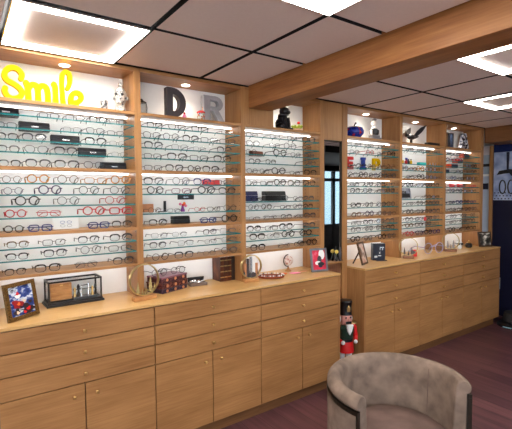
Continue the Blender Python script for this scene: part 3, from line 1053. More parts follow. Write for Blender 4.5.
def art_prints(t, w, h, R):
    b = MB(); b.box(-w * .4, -w * .1, -.003, -.0016, h * .2, h * .5, M=R); b.build('printed_patch', M['yellow'], t)
    b = MB(); b.box(.06 * w, .3 * w, -.003, -.0016, h * .3, h * .75, M=R); b.build('printed_patch', M['blue'], t)
    b = MB(); b.box(-w * .05, .02 * w, -.003, -.0016, h * .2, h * .4, M=R); b.build('printed_patch', M['red'], t)
card(4.10, 4.30, 5, 'u3', .12, M['paper'], 'white card with blue and yellow prints under the dark bird', art=art_prints, y=2.93, lean=.15)
b = MB(); b.box(-.065, .065, -.02, .02, 0, .034)
tag(b.build('turquoise_box', M['cyan'], bevel=.002, loc=(4.385, 2.84, shelf_top(5, 'u3') + .0003)), 'turquoise box beside the printed card under the dark bird', 'box')
b = MB(); b.prism([(-.02, 0), (.02, 0), (.022, .03), (0, .046), (-.022, .03)], -.004, .004)
tag(b.build('red_tag', M['red'], loc=(4.35, 2.765, shelf_top(5, 'l1'))), 'small red tag on the first lower glass under the dark bird', 'tag')
# small bottles under the bird
for k, (x, c) in enumerate(((4.03, 'red'), (4.075, 'charcoal'), (4.12, 'yellow'))):
    t = thing('small_bottle', 'small %s bottle in front of the printed card under the dark bird' % ('red', 'dark', 'yellow')[k], 'bottle', (x, 2.80, shelf_top(5, 'u3')), 0, 'small bottles under the bird')
    b = MB(); b.lathe([(.012, 0), (.013, .004), (.013, .034), (.006, .042), (.006, .048)], n=12); b.build('bottle_body', M[c], t, True)
    b = MB(); b.cyl((0, 0, .0482), (0, 0, .058), .007, n=10); b.build('cap', M['black'], t)
# label strip hanging from the second middle shelf
b = MB(); b.box(-.065, .065, -.0015, .0015, -.034, 0)
o = tag(b.build('hanging_tag', M['black'], loc=(1.335, 2.760, LV['m2'] - .0042)), 'black name tag hanging from the glass shelf under letter D', 'tag')
b = MB(); b.box(-.02, .02, -.0022, -.0016, -.021, -.013); b.build('name_print', M['silver'], o)
# glass-frame display stand with flowered spectacles
t = thing('display_stand', 'black angled display stand holding glasses under letter D', 'stand', (1.235, 2.955, shelf_top(2, 'm4')))
b = MB(); b.box(-.03, .03, -.012, .016, 0, .006); b.build('stand_base', M['black'], t)
b = MB(); b.box(.012, .03, .0, .008, .0062, .082); b.build('stand_back', M['black'], t)
t = thing('flower_ornament', 'purple and orange flower ornament on the glass shelf under letter D', 'ornament', (1.365, 2.88, shelf_top(2, 'm4')))
b = MB(); b.lathe([(.015, 0), (.018, .01), (.010, .03), (.008, .045)], n=12); b.build('small_vase', mat('purple_vase', srgb(120, 40, 140), .3), t, True)
for k, (dx, dz, c) in enumerate(((-.018, .058, 'pink'), (.014, .062, 'orange'), (.004, .050, 'red'), (.026, .045, 'pink'))):
    b = MB(); b.ball((dx, 0, dz), .011); b.build('blossom', M[c], t, True)

# letters of the eye chart on the shelf: E I P
def block_letter(name, x, bay, lv, strokes, m, label, y=2.940):
    b = MB()
    strokes(b)
    o = b.build(name, m, loc=(x, y, shelf_top(bay, lv)), bevel=.002)
    return tag(o, label, 'letter', 'coloured letters on the shelf')
def L_E(b):
    b.box(-.045, -.018, 0, .03, 0, .13); b.box(-.018, .05, 0, .03, 0, .032); b.box(-.018, .042, 0, .03, .05, .08); b.box(-.018, .05, 0, .03, .098, .13)
def L_I(b):
    b.box(-.018, .018, 0, .03, .03, .105); b.box(-.042, .042, 0, .03, 0, .03); b.box(-.028, .028, 0, .03, .105, .13)
def L_P(b):
    b.box(-.05, -.02, 0, .03, 0, .13)
    A = [(0.012 + .052 * math.cos(a), .085 + .045 * math.sin(a)) for a in [PI / 2 - PI * k / 14 for k in range(15)]]
    B = [(0.012 + .022 * math.cos(a), .085 + .018 * math.sin(a)) for a in [PI / 2 - PI * k / 14 for k in range(15)]]
    b.band([(-.02, .13)] + A + [(-.02, .04)], [(-.02, .103)] + B + [(-.02, .067)], 0, .03)
block_letter('letter_e', 3.285, 4, 'u4', L_E, M['red'], 'red letter E standing on a glass shelf under the blue apple')
block_letter('letter_i', 3.50, 4, 'u4', L_I, M['blue'], 'blue letter I standing on a glass shelf under the blue apple')
block_letter('letter_p', 3.71, 4, 'u4', L_P, M['yellow'], 'yellow letter P standing on a glass shelf under the blue apple')

# ------------------------------------------------------------------ top compartments
ZT = 2.2189
t = thing('smile_sign', 'big yellow cut-out Smile sign in the top compartment', 'sign', (.212, 2.84, ZT))
cv = lambda pts: [((px - 10) * .00072 + .006, max(.0, (262 + .12 * (px - 10) - py)) * .00080 + .0165) for px, py in pts]
e2 = lambda pts: [(365.5 + 1.285 * px, 1.285 * py) for px, py in pts]
HW = .0155
b = MB(); b.stroke(cv([(146, 122), (152, 92), (125, 55), (80, 42), (42, 62), (28, 100), (45, 135), (90, 160), (130, 190), (150, 225), (130, 258), (85, 268), (45, 250), (26, 215), (30, 192)]), HW, 0, .03); b.build('letter_s', M['yellow'], t, bevel=.002)
b = MB(); b.stroke(cv([(182, 150), (193, 190), (197, 288)]), HW, .0002, .0298); b.stroke(cv([(197, 200), (222, 166), (256, 172), (268, 210), (270, 294)]), HW, 0, .03); b.stroke(cv([(270, 205), (295, 174), (328, 182), (342, 220), (344, 302)]), HW, .0002, .0298); b.build('letter_m', M['yellow'], t)
b = MB(); b.stroke(cv([(392, 160), (403, 190), (404, 308)]), HW, 0, .03); b.build('letter_i', M['yellow'], t)
b = MB(); b.stroke(cv(e2([(77, 246), (72, 170), (71, 110), (78, 62), (100, 50), (121, 70), (119, 120), (106, 150)])), HW * .85, 0, .03); b.build('letter_l', M['yellow'], t)
b = MB(); b.stroke(cv(e2([(128, 246), (126, 210), (138, 184), (164, 176), (188, 188), (192, 212), (176, 230), (150, 238)])), HW, 0, .03); b.stroke(cv(e2([(131, 228), (140, 250), (160, 247)])), HW, .0002, .0298); b.build('letter_e', M['yellow'], t)

t = thing('glass_tumbler', 'small patterned white glass beside the white head', 'glass', (.80, 2.87, ZT))
b = MB(); b.lathe([(.020, 0), (.022, .004), (.023, .07), (.0245, .075), (.021, .075), (.020, .008)], n=16)
b.build('tumbler', blotch('white_glass', [(.40, srgb(185, 185, 185)), (.54, srgb(70, 74, 80))], 60, 2), t, True)

HEADM = blotch('patterned_head', [(.46, srgb(196, 194, 188)), (.54, srgb(160, 160, 160)), (.62, srgb(60, 60, 66))], 70, 5)
t = thing('head_bust', 'white patterned head bust with a topknot near the Smile sign', 'bust', (.905, 2.85, ZT), -.5)
b = MB()
b.lathe([(.042, 0), (.040, .008), (.032, .022), (.028, .06)], n=16)
b.ball((0, 0, .112), (.040, .050, .066)); b.ball((0, -.045, .098), (.009, .012, .014)); b.ball((0, -.038, .066), (.022, .014, .014))
b.ball((-.043, .005, .10), (.006, .010, .015)); b.ball((.043, .005, .10), (.006, .010, .015))
b.ball((0, -.042, .080), (.013, .009, .004))
b.build('head', HEADM, t, True)
b = MB(); b.lathe([(.012, .176), (.016, .184), (.010, .192), (.013, .200), (.005, .210), (.006, .218), (.002, .226)], n=14); b.build('topknot', HEADM, t, True)
for s in (-1, 1):
    b = MB(); b.ball((s * .018, -.044, .120), (.012, .008, .007), nu=10, nv=6); b.build('eye', M['black'], t, True)

t = thing('glass_lantern', 'dark rimmed glass lantern beside the letter D', 'lantern', (1.055, 2.86, ZT))
b = MB(); b.lathe([(.036, 0), (.038, .006), (.036, .012)], n=18); b.build('base', M['black'], t, True)
b = MB(); b.lathe([(.033, .0125), (.034, .07), (.028, .088)], n=18); b.build('glass_body', M['pane'], t, True)
b = MB(); b.lathe([(.030, .0885), (.034, .094), (.012, .106), (.006, .118)], n=18); b.tube([(.035, 0, .012), (.038, 0, .06), (.033, 0, .09)], .003); b.tube([(-.035, 0, .012), (-.038, 0, .06), (-.033, 0, .09)], .003)
b.build('cage', M['black'], t, True)


def arc(cx, cz, rx, rz, a0, a1, n=18):
    return [(cx + rx * math.cos(a0 + (a1 - a0) * k / n), cz + rz * math.sin(a0 + (a1 - a0) * k / n)) for k in range(n + 1)]
t = thing('letter_d', 'large charcoal letter D in the top compartment', 'letter', (1.215, 2.79, ZT), 0, 'large letters D and R')
b = MB()
o_ = [(0, .212), (.040, .212)] + arc(.040, .106, .108, .106, PI / 2, -PI / 2) + [(0, 0)]
i_ = [(.047, .165), (.055, .165)] + arc(.055, .106, .046, .059, PI / 2, -PI / 2) + [(.047, .047)]
b.band(o_, i_, 0, .055, closed=True)
b.build('letter_body', M['charcoal'], t, bevel=.0015)
t = thing('small_figurine', 'small red and white figurine leaning at the foot of letter D', 'figurine', (1.34, 2.772, ZT))
b = MB(); b.lathe([(.014, 0), (.015, .012), (.009, .026)], n=10); b.build('figurine_body', M['pink'], t, True)
b = MB(); b.ball((0, 0, .0335), .0085); b.build('figurine_head', M['red'], t, True)

t = thing('tin_can', 'small red, blue and white tin between letters D and R', 'tin', (1.51, 2.84, ZT))
b = MB(); b.lathe([(.030, .001), (.030, .062)], n=22); b.build('can_body', blotch('tin_print', [(.38, srgb(30, 50, 120)), (.46, srgb(235, 235, 235)), (.52, srgb(40, 120, 60)), (.6, srgb(200, 40, 40))], 70, 3), t, True)
b = MB(); b.lathe([(.029, .0622), (.032, .0640), (.032, .072), (.020, .080), (.006, .084)], n=22); b.build('lid', M['red'], t, True)
b = MB(); b.tube([(.012, 0, .080), (.016, 0, .10), (.012, 0, .112)], .003); b.build('lid_handle', M['tan'], t, True)

t = thing('letter_r', 'large silver letter R in the top compartment', 'letter', (1.557, 2.88, ZT), 0, 'large letters D and R')
b = MB()
b.box(0, .050, 0, .05, 0, .205)
o_ = [(.05, .205), (.085, .205)] + arc(.085, .150, .060, .055, PI / 2, -PI / 2) + [(.05, .095)]
i_ = [(.05, .172), (.085, .172)] + arc(.085, .150, .026, .022, PI / 2, -PI / 2) + [(.05, .128)]
b.band(o_, i_, 0, .05)
b.prism([(.068, .100), (.108, .108), (.172, 0), (.122, 0)], .001, .049)
b.build('letter_body', M['steel'], t, bevel=.004)
t.scale = (1.2, 1, 1.07)

DK = mat('dark_bronze', (0.010, 0.010, 0.013, 1), 0.3)
t = thing('dark_figure', 'black seated animal figure in the top compartment below the beam', 'figure', (2.315, 2.85, ZT), .3)
b = MB()
b.ball((0, .01, .0585), (.060, .055, .058)); b.ball((0, 0, .105), (.046, .042, .055)); b.ball((0, -.02, .165), (.046, .044, .042)); b.ball((0, -.056, .152), (.026, .022, .020))
b.ball((-.036, -.005, .200), (.013, .010, .022)); b.ball((.036, -.005, .200), (.013, .010, .022))
for s in (-1, 1):
    b.cyl((s * .030, -.035, .11), (s * .034, -.052, .012), .017, .014); b.ball((s * .035, -.062, .012), (.019, .026, .0118)); b.ball((s * .05, -.005, .032), (.026, .045, .0315))
b.build('animal_body', DK, t, True)
b = MB(); b.tube([(.044 * math.cos(a), -.008 + .042 * math.sin(a), .132) for a in [2 * PI * k / 18 for k in range(18)]], .006, closed=True); b.build('collar', M['grey_metal'], t, True)

t = thing('flower_bowl', 'green leaf ornament with a red bloom beside the black figure', 'ornament', (2.49, 2.86, ZT))
b = MB(); b.lathe([(.030, 0), (.040, .006), (.055, .026), (.052, .028), (.030, .010)], n=18); b.build('bowl', M['cream'], t, True)
for k in range(7):
    a = 2 * PI * k / 7
    b = MB(); b.ball((0, 0, 0), (.030, .012, .016), M=Matrix.Translation((.030 * math.cos(a), .024 * math.sin(a), .044)) @ Matrix.Rotation(a, 4, 'Z') @ Matrix.Rotation(-.5, 4, 'Y')); b.build('leaf', M['green'], t, True)
b = MB(); b.tube([(.010, 0, .04), (.018, 0, .075)], .003); b.build('stem', M['green'], t, True)
b = MB(); b.ball((.020, 0, .087), (.014, .014, .012)); b.build('bloom', M['red'], t, True)

t = thing('apple_ornament', 'glossy blue and red apple ornament with a dark stem', 'ornament', (3.245, 2.86, ZT))
b = MB(); b.lathe([(.03, .0), (.07, .012), (.098, .050), (.100, .075), (.085, .105), (.055, .118), (.022, .112), (.004, .102)], n=26)
b.build('apple', blotch('apple_skin', [(.36, srgb(14, 16, 60)), (.48, srgb(34, 60, 180)), (.58, srgb(40, 40, 110)), (.64, srgb(190, 40, 30))], 13, 3, .15), t, True)
b = MB(); b.tube([(0, 0, .104), (.008, 0, .135), (.030, 0, .160)], [.006, .006, .009]); b.build('stem', M['black'], t, True)

t = thing('robot_figurine', 'black and white stacked figurine beside the blue apple', 'figurine', (3.56, 2.86, ZT))
b = MB(); b.box(-.070, .070, -.045, .045, 0, .030); b.box(-.052, .052, -.035, .035, .0302, .058); b.build('pedestal', M['grey_metal'], t, bevel=.006)
b = MB(); b.lathe([(.042, .0584), (.048, .075), (.050, .105), (.030, .122)], n=16); b.build('torso', M['black'], t, True)
for s in (-1, 1):
    b = MB(); b.cyl((s * .050, 0, .108), (s * .062, -.012, .066), .012, .010); b.ball((s * .062, -.014, .062), .012); b.build('arm', M['white'], t, True)
b = MB(); b.lathe([(.032, .1225), (.036, .135), (.026, .146)], n=16); b.build('neck', M['white'], t, True)
b = MB(); b.ball((0, 0, .178), (.036, .036, .032)); b.build('head', M['white'], t, True)
b = MB(); b.lathe([(.020, .210), (.024, .222), (.010, .232)], n=14); b.build('cap', M['grey'], t, True)

t = thing('bird_figure', 'dark carved bird figure with raised wings in the top compartment', 'figure', (4.20, 2.855, ZT), .0)
b = MB(); b.lathe([(.055, 0), (.052, .010), (.016, .018), (.012, .055)], n=14); b.build('stand', M['black'], t, True)
b = MB()
b.ball((0, 0, .085), (.075, .026, .030)); b.ball((-.082, 0, .105), (.024, .018, .020)); b.cyl((-.10, 0, .104), (-.128, 0, .098), .007, .001); b.cyl((.06, 0, .085), (.13, 0, .10), .018, .008)
b.build('bird_body', DK, t, True)
for s in (-1, 1):
    b = MB()
    A = [(-.03, .100), (.0, .150), (.05, .195), (.135, .232), (.110, .180), (.090, .150), (.050, .115), (.02, .095)]
    b.prism(A, -.004, .004, M=Matrix.Translation((0, s * .022, 0)) @ Matrix.Rotation(-s * .35, 4, 'X'))
    b.build('wing', DK, t)
b = MB(); b.box(-.11, .11, -.03, .03, 0, .034)
o = tag(b.build('flat_box', M['black'], loc=(4.53, 2.80, ZT), bevel=.003), 'flat black box on the ledge beside the dark bird', 'box')

t = thing('leaning_mirror', 'dark framed panels of glass leaning beside the mosaic letter A', 'mirror', (5.04, 2.92, ZT))
b = MB()
for x0, x1 in ((-.165, -.06), (-.05, .05), (.06, .16)):
    b.box(x0, x0 + .012, -.006, .006, 0, .215); b.box(x1 - .012, x1, -.006, .006, 0, .215); b.box(x0 + .012, x1 - .012, -.006, .006, 0, .012); b.box(x0 + .012, x1 - .012, -.006, .006, .203, .215)
b.build('frame', M['black'], t)
for k, (x0, x1) in enumerate(((-.152, -.073), (-.037, .037), (.073, .147))):
    b = MB(); b.box(x0, x1, -.002, .002, .013, .202); b.build('panel', M['mirror'] if k == 1 else mat('smoked_panel', (.02, .03, .06, 1), .1), t)

t = thing('letter_a', 'mosaic silver letter A in the top compartment at the far end', 'letter', (5.385, 2.86, ZT))
b = MB()
b.prism([(-.105, 0), (-.050, 0), (0, .135), (.050, 0), (.105, 0), (.026, .222), (-.026, .222)], 0, .045)
b.prism([(-.045, .045), (.045, .045), (.032, .085), (-.032, .085)], .002, .043)
b.build('letter_body', blotch('mosaic', [(.40, srgb(40, 44, 60)), (.5, srgb(130, 140, 165)), (.58, srgb(225, 230, 240))], 38, 4, .2, 1.0), t)

# ------------------------------------------------------------------ ornaments on the worktops
def picture_frame(name, label, x, y, w, h, rz, frame_m, pic, bar=.02, lean=.18, mat_card=None, zb=ZW, strut=True):
    t = thing(name, label, 'picture frame', (x, y, zb + .0006), rz)
    R = Matrix.Rotation(-lean, 4, 'X')
    dz = .012 * math.sin(lean)
    R = Matrix.Translation((0, 0, dz)) @ R
    b = MB()
    b.box(-w / 2, w / 2, -.007, .010, 0, bar, M=R); b.box(-w / 2, w / 2, -.007, .010, h - bar, h, M=R)
    b.box(-w / 2, -w / 2 + bar, -.007, .010, bar, h - bar, M=R); b.box(w / 2 - bar, w / 2, -.007, .010, bar, h - bar, M=R)
    for k in range(int(h / .012)):       # beaded moulding
        for s in (-1, 1):
            b.box(s * (w / 2 - bar / 2) - bar * .3, s * (w / 2 - bar / 2) + bar * .3, -.0095, -.006, k * .012 + .002, k * .012 + .009, M=R)
    b.build('frame', frame_m, t)
    b = MB(); b.box(-w / 2 + bar, w / 2 - bar, -.001, .004, bar, h - bar, M=R); o = b.build('picture', pic, t)
    b = MB(); b.box(-w / 2 + .004, w / 2 - .004, .0102, .013, .004, h - .004, M=R)
    b.build('backing', M['black_matt'], t)
    if strut:
        b = MB()
        a = R @ Vector((0, .0135, h * .62))
        e = Vector((0, a.y + h * .30, .0075))
        b.cyl(a, e, .006, .006, 6); b.build('easel_strut', M['brown_wood'], t)
    return t, R


def picture_shapes(t, R, shapes):
    """painted shapes on the picture: (polygon in x, z, material)"""
    for k, (poly, m) in enumerate(shapes):
        b = MB(); b.prism(poly, -.0016 - .0004 * k, -.0011 - .0004 * k, M=R); b.build('painted_figure', m, t)
def disc(cx, cz, rx, rz, n=14):
    return [(cx + rx * math.cos(2 * PI * k / n), cz + rz * math.sin(2 * PI * k / n)) for k in range(n)]


GF = mat('gilt_frame', srgb(112, 82, 38), 0.4, 0.5, var=0.6, scale=140)
t, R = picture_frame('picture_frame', 'ornate gilt frame with a red and blue picture beside the glass case', .272, 2.650, .20, .208, .62, GF,
                     blotch('pic_sky', [(.3, srgb(20, 24, 60)), (.48, srgb(60, 80, 150)), (.56, srgb(215, 225, 240)), (.66, srgb(30, 30, 60))], 14, 1.5, .25, 3, (1, 1, 2.2)), .022)
PD = mat('pic_dark', srgb(34, 16, 30), .4)
blob = lambda cx, cz, r, q: [(cx + r * (1 + .35 * math.sin(3 * a_ + q)) * math.cos(a_), cz + r * (1 + .3 * math.cos(2 * a_ + q)) * math.sin(a_) * .8) for a_ in [2 * PI * k / 18 for k in range(18)]]
picture_shapes(t, R, [(blob(-.030, .085, .034, 1), mat('pic_red', srgb(150, 20, 26), .4)), (blob(.030, .052, .034, 2), PD), (blob(-.040, .046, .020, 4), PD), (blob(-.022, .128, .017, 0), M['paper']),
                      (blob(-.022, .146, .010, 3), M['red']), (blob(-.036, .040, .010, 2), M['cream']), (blob(.036, .050, .013, 5), M['red']), (blob(.012, .098, .011, 1), M['cream']), (blob(-.012, .066, .010, 1), PD),
                      (blob(-.024, .088, .010, 4), M['orange']), (blob(.050, .086, .012, 0), PD), (blob(.006, .036, .010, 2), M['red'])])
t, R = picture_frame('picture_frame', 'grey framed red picture of a tree of heads at the worktop end', 2.597, 2.676, .165, .206, -.25, M['grey_metal'],
                     blotch('pic_red', [(.3, srgb(150, 16, 40)), (.55, srgb(215, 40, 70)), (.7, srgb(245, 170, 190))], 8, 2.2), .017)
picture_shapes(t, R, [(disc(.030, .150, .030, .045), M['paper']), (disc(.005, .105, .022, .035), M['charcoal']), (disc(-.012, .075, .030, .018), M['paper']), (disc(.018, .066, .034, .018), M['black']), (disc(.01, .046, .02, .012), M['navy'])])
t, R = picture_frame('picture_frame', 'dark framed black and white photograph at the far end of worktop', 5.505, 2.635, .185, .192, -.42, mat('dark_frame', srgb(64, 44, 30), .4),
                     blotch('pic_bw', [(.35, srgb(14, 14, 14)), (.5, srgb(80, 76, 70)), (.62, srgb(225, 220, 210))], 16, 6), .016)
t = thing('easel_picture', 'narrow brown framed picture leaning on a small easel', 'picture frame', (3.165, 2.64, ZW + .0006), 0)
R = Matrix.Rotation(.34, 4, 'Z') @ Matrix.Translation((0, 0, .012)) @ Matrix.Rotation(-.26, 4, 'X')
BRF = mat('bronze_frame', srgb(96, 74, 52), .4, .4, var=.4, scale=80)
b = MB(); b.box(-.075, .075, -.006, .008, 0, .018, M=R); b.box(-.075, .075, -.006, .008, .202, .22, M=R); b.box(-.075, -.057, -.006, .008, .018, .202, M=R); b.box(.057, .075, -.006, .008, .018, .202, M=R); b.build('frame', BRF, t)
b = MB(); b.box(-.057, .057, -.001, .006, .018, .202, M=R); b.build('picture', blotch('pic_pale', [(.35, srgb(110, 80, 66)), (.5, srgb(226, 205, 190)), (.64, srgb(200, 150, 130))], 11, 8), t)
b = MB(); b.cyl(R @ Vector((0, .010, .15)), Matrix.Rotation(.34, 4, 'Z') @ Vector((0, .125, .009)) , .007, .007, 6); b.cyl(R @ Vector((0, .010, .16)), R @ Vector((0, .010, .02)), .006, .006, 6)
b.build('easel_leg', mat('easel_dark', srgb(36, 26, 22), .5), t)

# glass case with brass works and a wooden box
t = thing('glass_case', 'black-edged glass case holding a wooden box and small brass figures', 'display case', (.420, 2.81, ZW), .03)
W_, D_ = .325, .135
b = MB(); b.box(-.012, W_ + .012, -.012, D_ + .012, 0, .014); b.box(-.004, W_ + .004, -.004, D_ + .004, .0142, .026); b.build('base', mat('case_base', srgb(18, 18, 26), .3), t, bevel=.003)
b = MB()
for xx in (0, W_ - .009):
    for yy in (0, D_ - .009):
        b.box(xx, xx + .009, yy, yy + .009, .0262, .148)
for yy in (0, D_ - .009):
    b.box(0, W_, yy, yy + .009, .148, .158)
for xx in (0, W_ - .009):
    b.box(xx, xx + .009, .009, D_ - .009, .148, .158)
b.build('case_frame', M['black'], t)
b = MB()
b.box(.009, W_ - .009, .003, .005, .0264, .148); b.box(.009, W_ - .009, D_ - .005, D_ - .003, .0264, .148)
b.box(.003, .005, .009, D_ - .009, .0264, .148); b.box(W_ - .005, W_ - .003, .009, D_ - .009, .0264, .148); b.box(.009, W_ - .009, .009, D_ - .009, .150, .153)
b.build('pane', M['case_pane'], t)
t2 = thing('wooden_box', 'plain brown wooden box inside the glass case', 'box', (.436, 2.83, ZW + .0262), .03)
b = MB(); b.box(0, .125, 0, .09, .008, .112); b.build('box_body', M['small_wood'], t2, bevel=.002)
b = MB(); b.box(.055, .072, -.003, -.0004, .098, .107); b.build('clasp', M['brass'], t2)
b = MB(); b.box(-.004, .129, -.006, .094, 0, .0078); b.build('foot', M['black'], t2)
t3 = thing('brass_mechanism', 'brass and steel mechanism with small pillars inside the glass case', 'mechanism', (.575, 2.845, ZW + .0262), .03)
b = MB(); b.box(0, .150, 0, .06, 0, .008); b.build('bed_plate', M['grey_metal'], t3)
for k, (x, hh_, r_, m) in enumerate(((.012, .07, .010, 'brass'), (.034, .088, .012, 'black'), (.052, .072, .008, 'silver'), (.098, .098, .009, 'silver'), (.122, .066, .010, 'brass'), (.14, .082, .006, 'black'))):
    b = MB(); b.lathe([(r_, .0082), (r_ * .9, hh_ * .3), (r_ * .5, hh_ * .5), (r_ * .9, hh_ * .8), (r_ * .4, hh_)], x, .025, 12); b.build('pillar', M[m], t3, True)
b = MB(); b.cyl((0, .025, .055), (.148, .025, .055), .003); b.cyl((.05, .025, .078), (.10, .025, .080), .003); b.build('lever', M['black'], t3)

# ring ornaments
def ring_ornament(x, y, R_, bw, rz, label, scene, bm=None, rm=None):
    t = thing('ring_ornament', label, 'ornament', (x, y, ZW), rz, 'gold ring ornaments')
    b = MB(); b.box(-bw / 2, bw / 2, -.022, .022, 0, .030); b.build('base', bm or M['small_wood'], t, bevel=.006)
    cz = .028 + R_
    b = MB()
    n = 40
    O = [(R_ * math.cos(2 * PI * k / n), cz + R_ * math.sin(2 * PI * k / n)) for k in range(n)]
    I = [((R_ - .006) * math.cos(2 * PI * k / n), cz + (R_ - .006) * math.sin(2 * PI * k / n)) for k in range(n)]
    b.band(O, I, -.011, .011, closed=True)
    b.build('ring', rm or M['gold'], t, True)
    def chord(dx):
        return cz - math.sqrt(max((R_ - .006) ** 2 - dx * dx, 0)) - .002
    for kind, dx, hh_, m in scene:
        z0 = chord(dx)
        b = MB()
        if kind == 'tree':
            for q in range(4):
                zz = z0 + hh_ * (.12 + .2 * q)
                b.cyl((dx, 0, zz), (dx, 0, zz + hh_ * .30), hh_ * .20 * (1 - .2 * q), .001, 7)
            b.cyl((dx, 0, z0), (dx, 0, z0 + hh_ * .2), .004, n=6)
            b.build('fir_tree', M[m], t)
        elif kind == 'deer':
            b.ball((dx, 0, z0 + hh_ * .55), (hh_ * .32, .006, hh_ * .13), nu=8, nv=5)
            for q in (-.22, -.14, .14, .22):
                b.cyl((dx + q * hh_, 0, z0), (dx + q * hh_, 0, z0 + hh_ * .5), .0025, n=5)
            b.cyl((dx + .24 * hh_, 0, z0 + hh_ * .6), (dx + .36 * hh_, 0, z0 + hh_ * .9), .004, n=5); b.ball((dx + .40 * hh_, 0, z0 + hh_ * .92), (.008, .004, .004), nu=8, nv=5)
            b.build('deer', M[m], t)
        elif kind == 'slab':
            b.box(dx - .010, dx + .010, -.004, .004, z0, z0 + hh_); b.build('panel', M[m], t)
        elif kind == 'house':
            b.box(dx - .022, dx + .022, -.008, .008, z0, z0 + hh_ * .6); b.prism([(dx - .028, z0 + hh_ * .6), (dx + .028, z0 + hh_ * .6), (dx, z0 + hh_)], -.009, .009); b.build('house', M[m], t)
    return t
ring_ornament(.973, 2.655, .106, .165, .12, 'largest gold ring ornament with fir trees, in front of the purple boxes',
              [('tree', -.045, .080, 'gold_dark'), ('tree', .045, .105, 'gold_dark'), ('tree', -.014, .04, 'gold_dark'), ('deer', .008, .034, 'gold_dark'), ('tree', .074, .04, 'gold_dark'), ('tree', -.074, .035, 'gold_dark')])
ring_ornament(1.862, 2.695, .094, .135, -.1, 'gold ring ornament with bright panels, in front of the leather books',
              [('slab', -.052, .10, 'tan'), ('slab', -.030, .15, 'charcoal'), ('slab', -.002, .165, 'silver'), ('slab', .024, .15, 'paper'), ('house', .018, .045, 'charcoal'), ('slab', .050, .10, 'tan'), ('tree', -.060, .05, 'black'), ('tree', -.01, .065, 'black'), ('tree', .06, .05, 'black')])
ring_ornament(3.885, 2.66, .098, .115, -.75, 'gold ring ornament with dark firs, in front of the red card',
              [('tree', -.04, .075, 'charcoal'), ('tree', .035, .085, 'charcoal'), ('tree', 0, .055, 'charcoal'), ('house', .05, .04, 'charcoal')], M['brown_wood'], M['gold_dark'])
ring_ornament(4.735, 2.67, .098, .135, -.75, 'gold ring ornament between the giant lilac spectacles and white skull',
              [('tree', -.035, .09, 'grey'), ('tree', .03, .10, 'grey'), ('tree', 0, .06, 'grey')], M['brown_wood'], M['gold_dark'])
b = MB(); b.box(-.035, .035, -.003, .003, 0, .075)
tag(b.build('red_card', M['red'], loc=(4.045, 2.70, ZW), rz=-.5), 'red card standing behind the ring ornament with dark firs', 'card')

# stacked patterned boxes with two pairs of specs on top
BX = blotch('box_pattern', [(.36, srgb(44, 20, 44)), (.5, srgb(64, 26, 42)), (.58, srgb(104, 60, 52)), (.66, srgb(40, 26, 54))], 55, 3, .4)
BX2 = blotch('box_pattern_red', [(.36, srgb(40, 12, 18)), (.5, srgb(78, 28, 34)), (.6, srgb(120, 70, 58))], 55, 7, .4)
BX3 = blotch('box_pattern_blue', [(.36, srgb(18, 14, 36)), (.52, srgb(44, 28, 62)), (.62, srgb(90, 60, 62))], 55, 9, .4)
LIDT = mat('mauve_lid', srgb(124, 74, 92), .35, var=.15)
zz = ZW + .0002
for k, (w, d_, hh_, m, wd) in enumerate(((.25, .155, .032, BX3, 'lowest, dark blue'), (.255, .16, .040, BX2, 'middle, dark red'), (.245, .155, .042, BX, 'topmost, mauve lidded'))):
    t = thing('patterned_box', '%s patterned box in the stack behind the largest ring' % wd, 'box', (1.215, 2.838, zz), .36, 'stack of patterned boxes')
    b = MB(); b.box(-w / 2, w / 2, -d_ / 2, d_ / 2, 0, hh_ * .74); b.build('box_body', m, t, bevel=.003)
    b = MB(); b.box(-w / 2 - .003, w / 2 + .003, -d_ / 2 - .003, d_ / 2 + .003, hh_ * .745, hh_); b.build('lid', LIDT if k == 2 else m, t, bevel=.003)
    for q in (-.08, .0, .08):
        b = MB(); b.cyl((q, -d_ / 2 - .006, hh_ * .5), (q, -d_ / 2 - .0035, hh_ * .5), .011, n=12); b.build('rosette', M['tan'], t)
    zz += hh_ + .0005
for k, (dx, dy) in enumerate(((-.078, -.045), (.075, -.025))):
    o = copy_tree(PROTO['rs'])
    o.location = (1.215 + dx, 2.838 + dy, zz + .0003); o.rotation_euler = (0, 0, .12)
    o.scale = (1, 1, 1)
    tag(o, ('silver round wire glasses on the stacked boxes, the pair nearer the largest ring', 'silver round wire glasses on the stacked boxes, the pair nearer the jewel box')[k], 'glasses', 'glasses on the stacked boxes')

t = thing('jewel_box', 'open black box with a silver bracelet, on the bare worktop', 'box', (1.463, 2.845, ZW), -.12)
b = MB(); b.box(-.068, .068, -.038, .038, 0, .022); b.build('tray', mat('grey_tray', srgb(110, 92, 84), .5), t, bevel=.002)
b = MB(); b.box(-.066, .066, .030, .040, .0225, .058); b.build('lid', M['black'], t, bevel=.002)
b = MB()
for q in range(3):
    b.tube([(-.035 + .03 * q + .026 * math.cos(a), .002 + .014 * math.sin(a), .032 + .007 * math.sin(a * 2 + q)) for a in [2 * PI * i / 16 for i in range(16)]], .0035, 5, True)
b.build('bracelet', M['silver'], t, True)

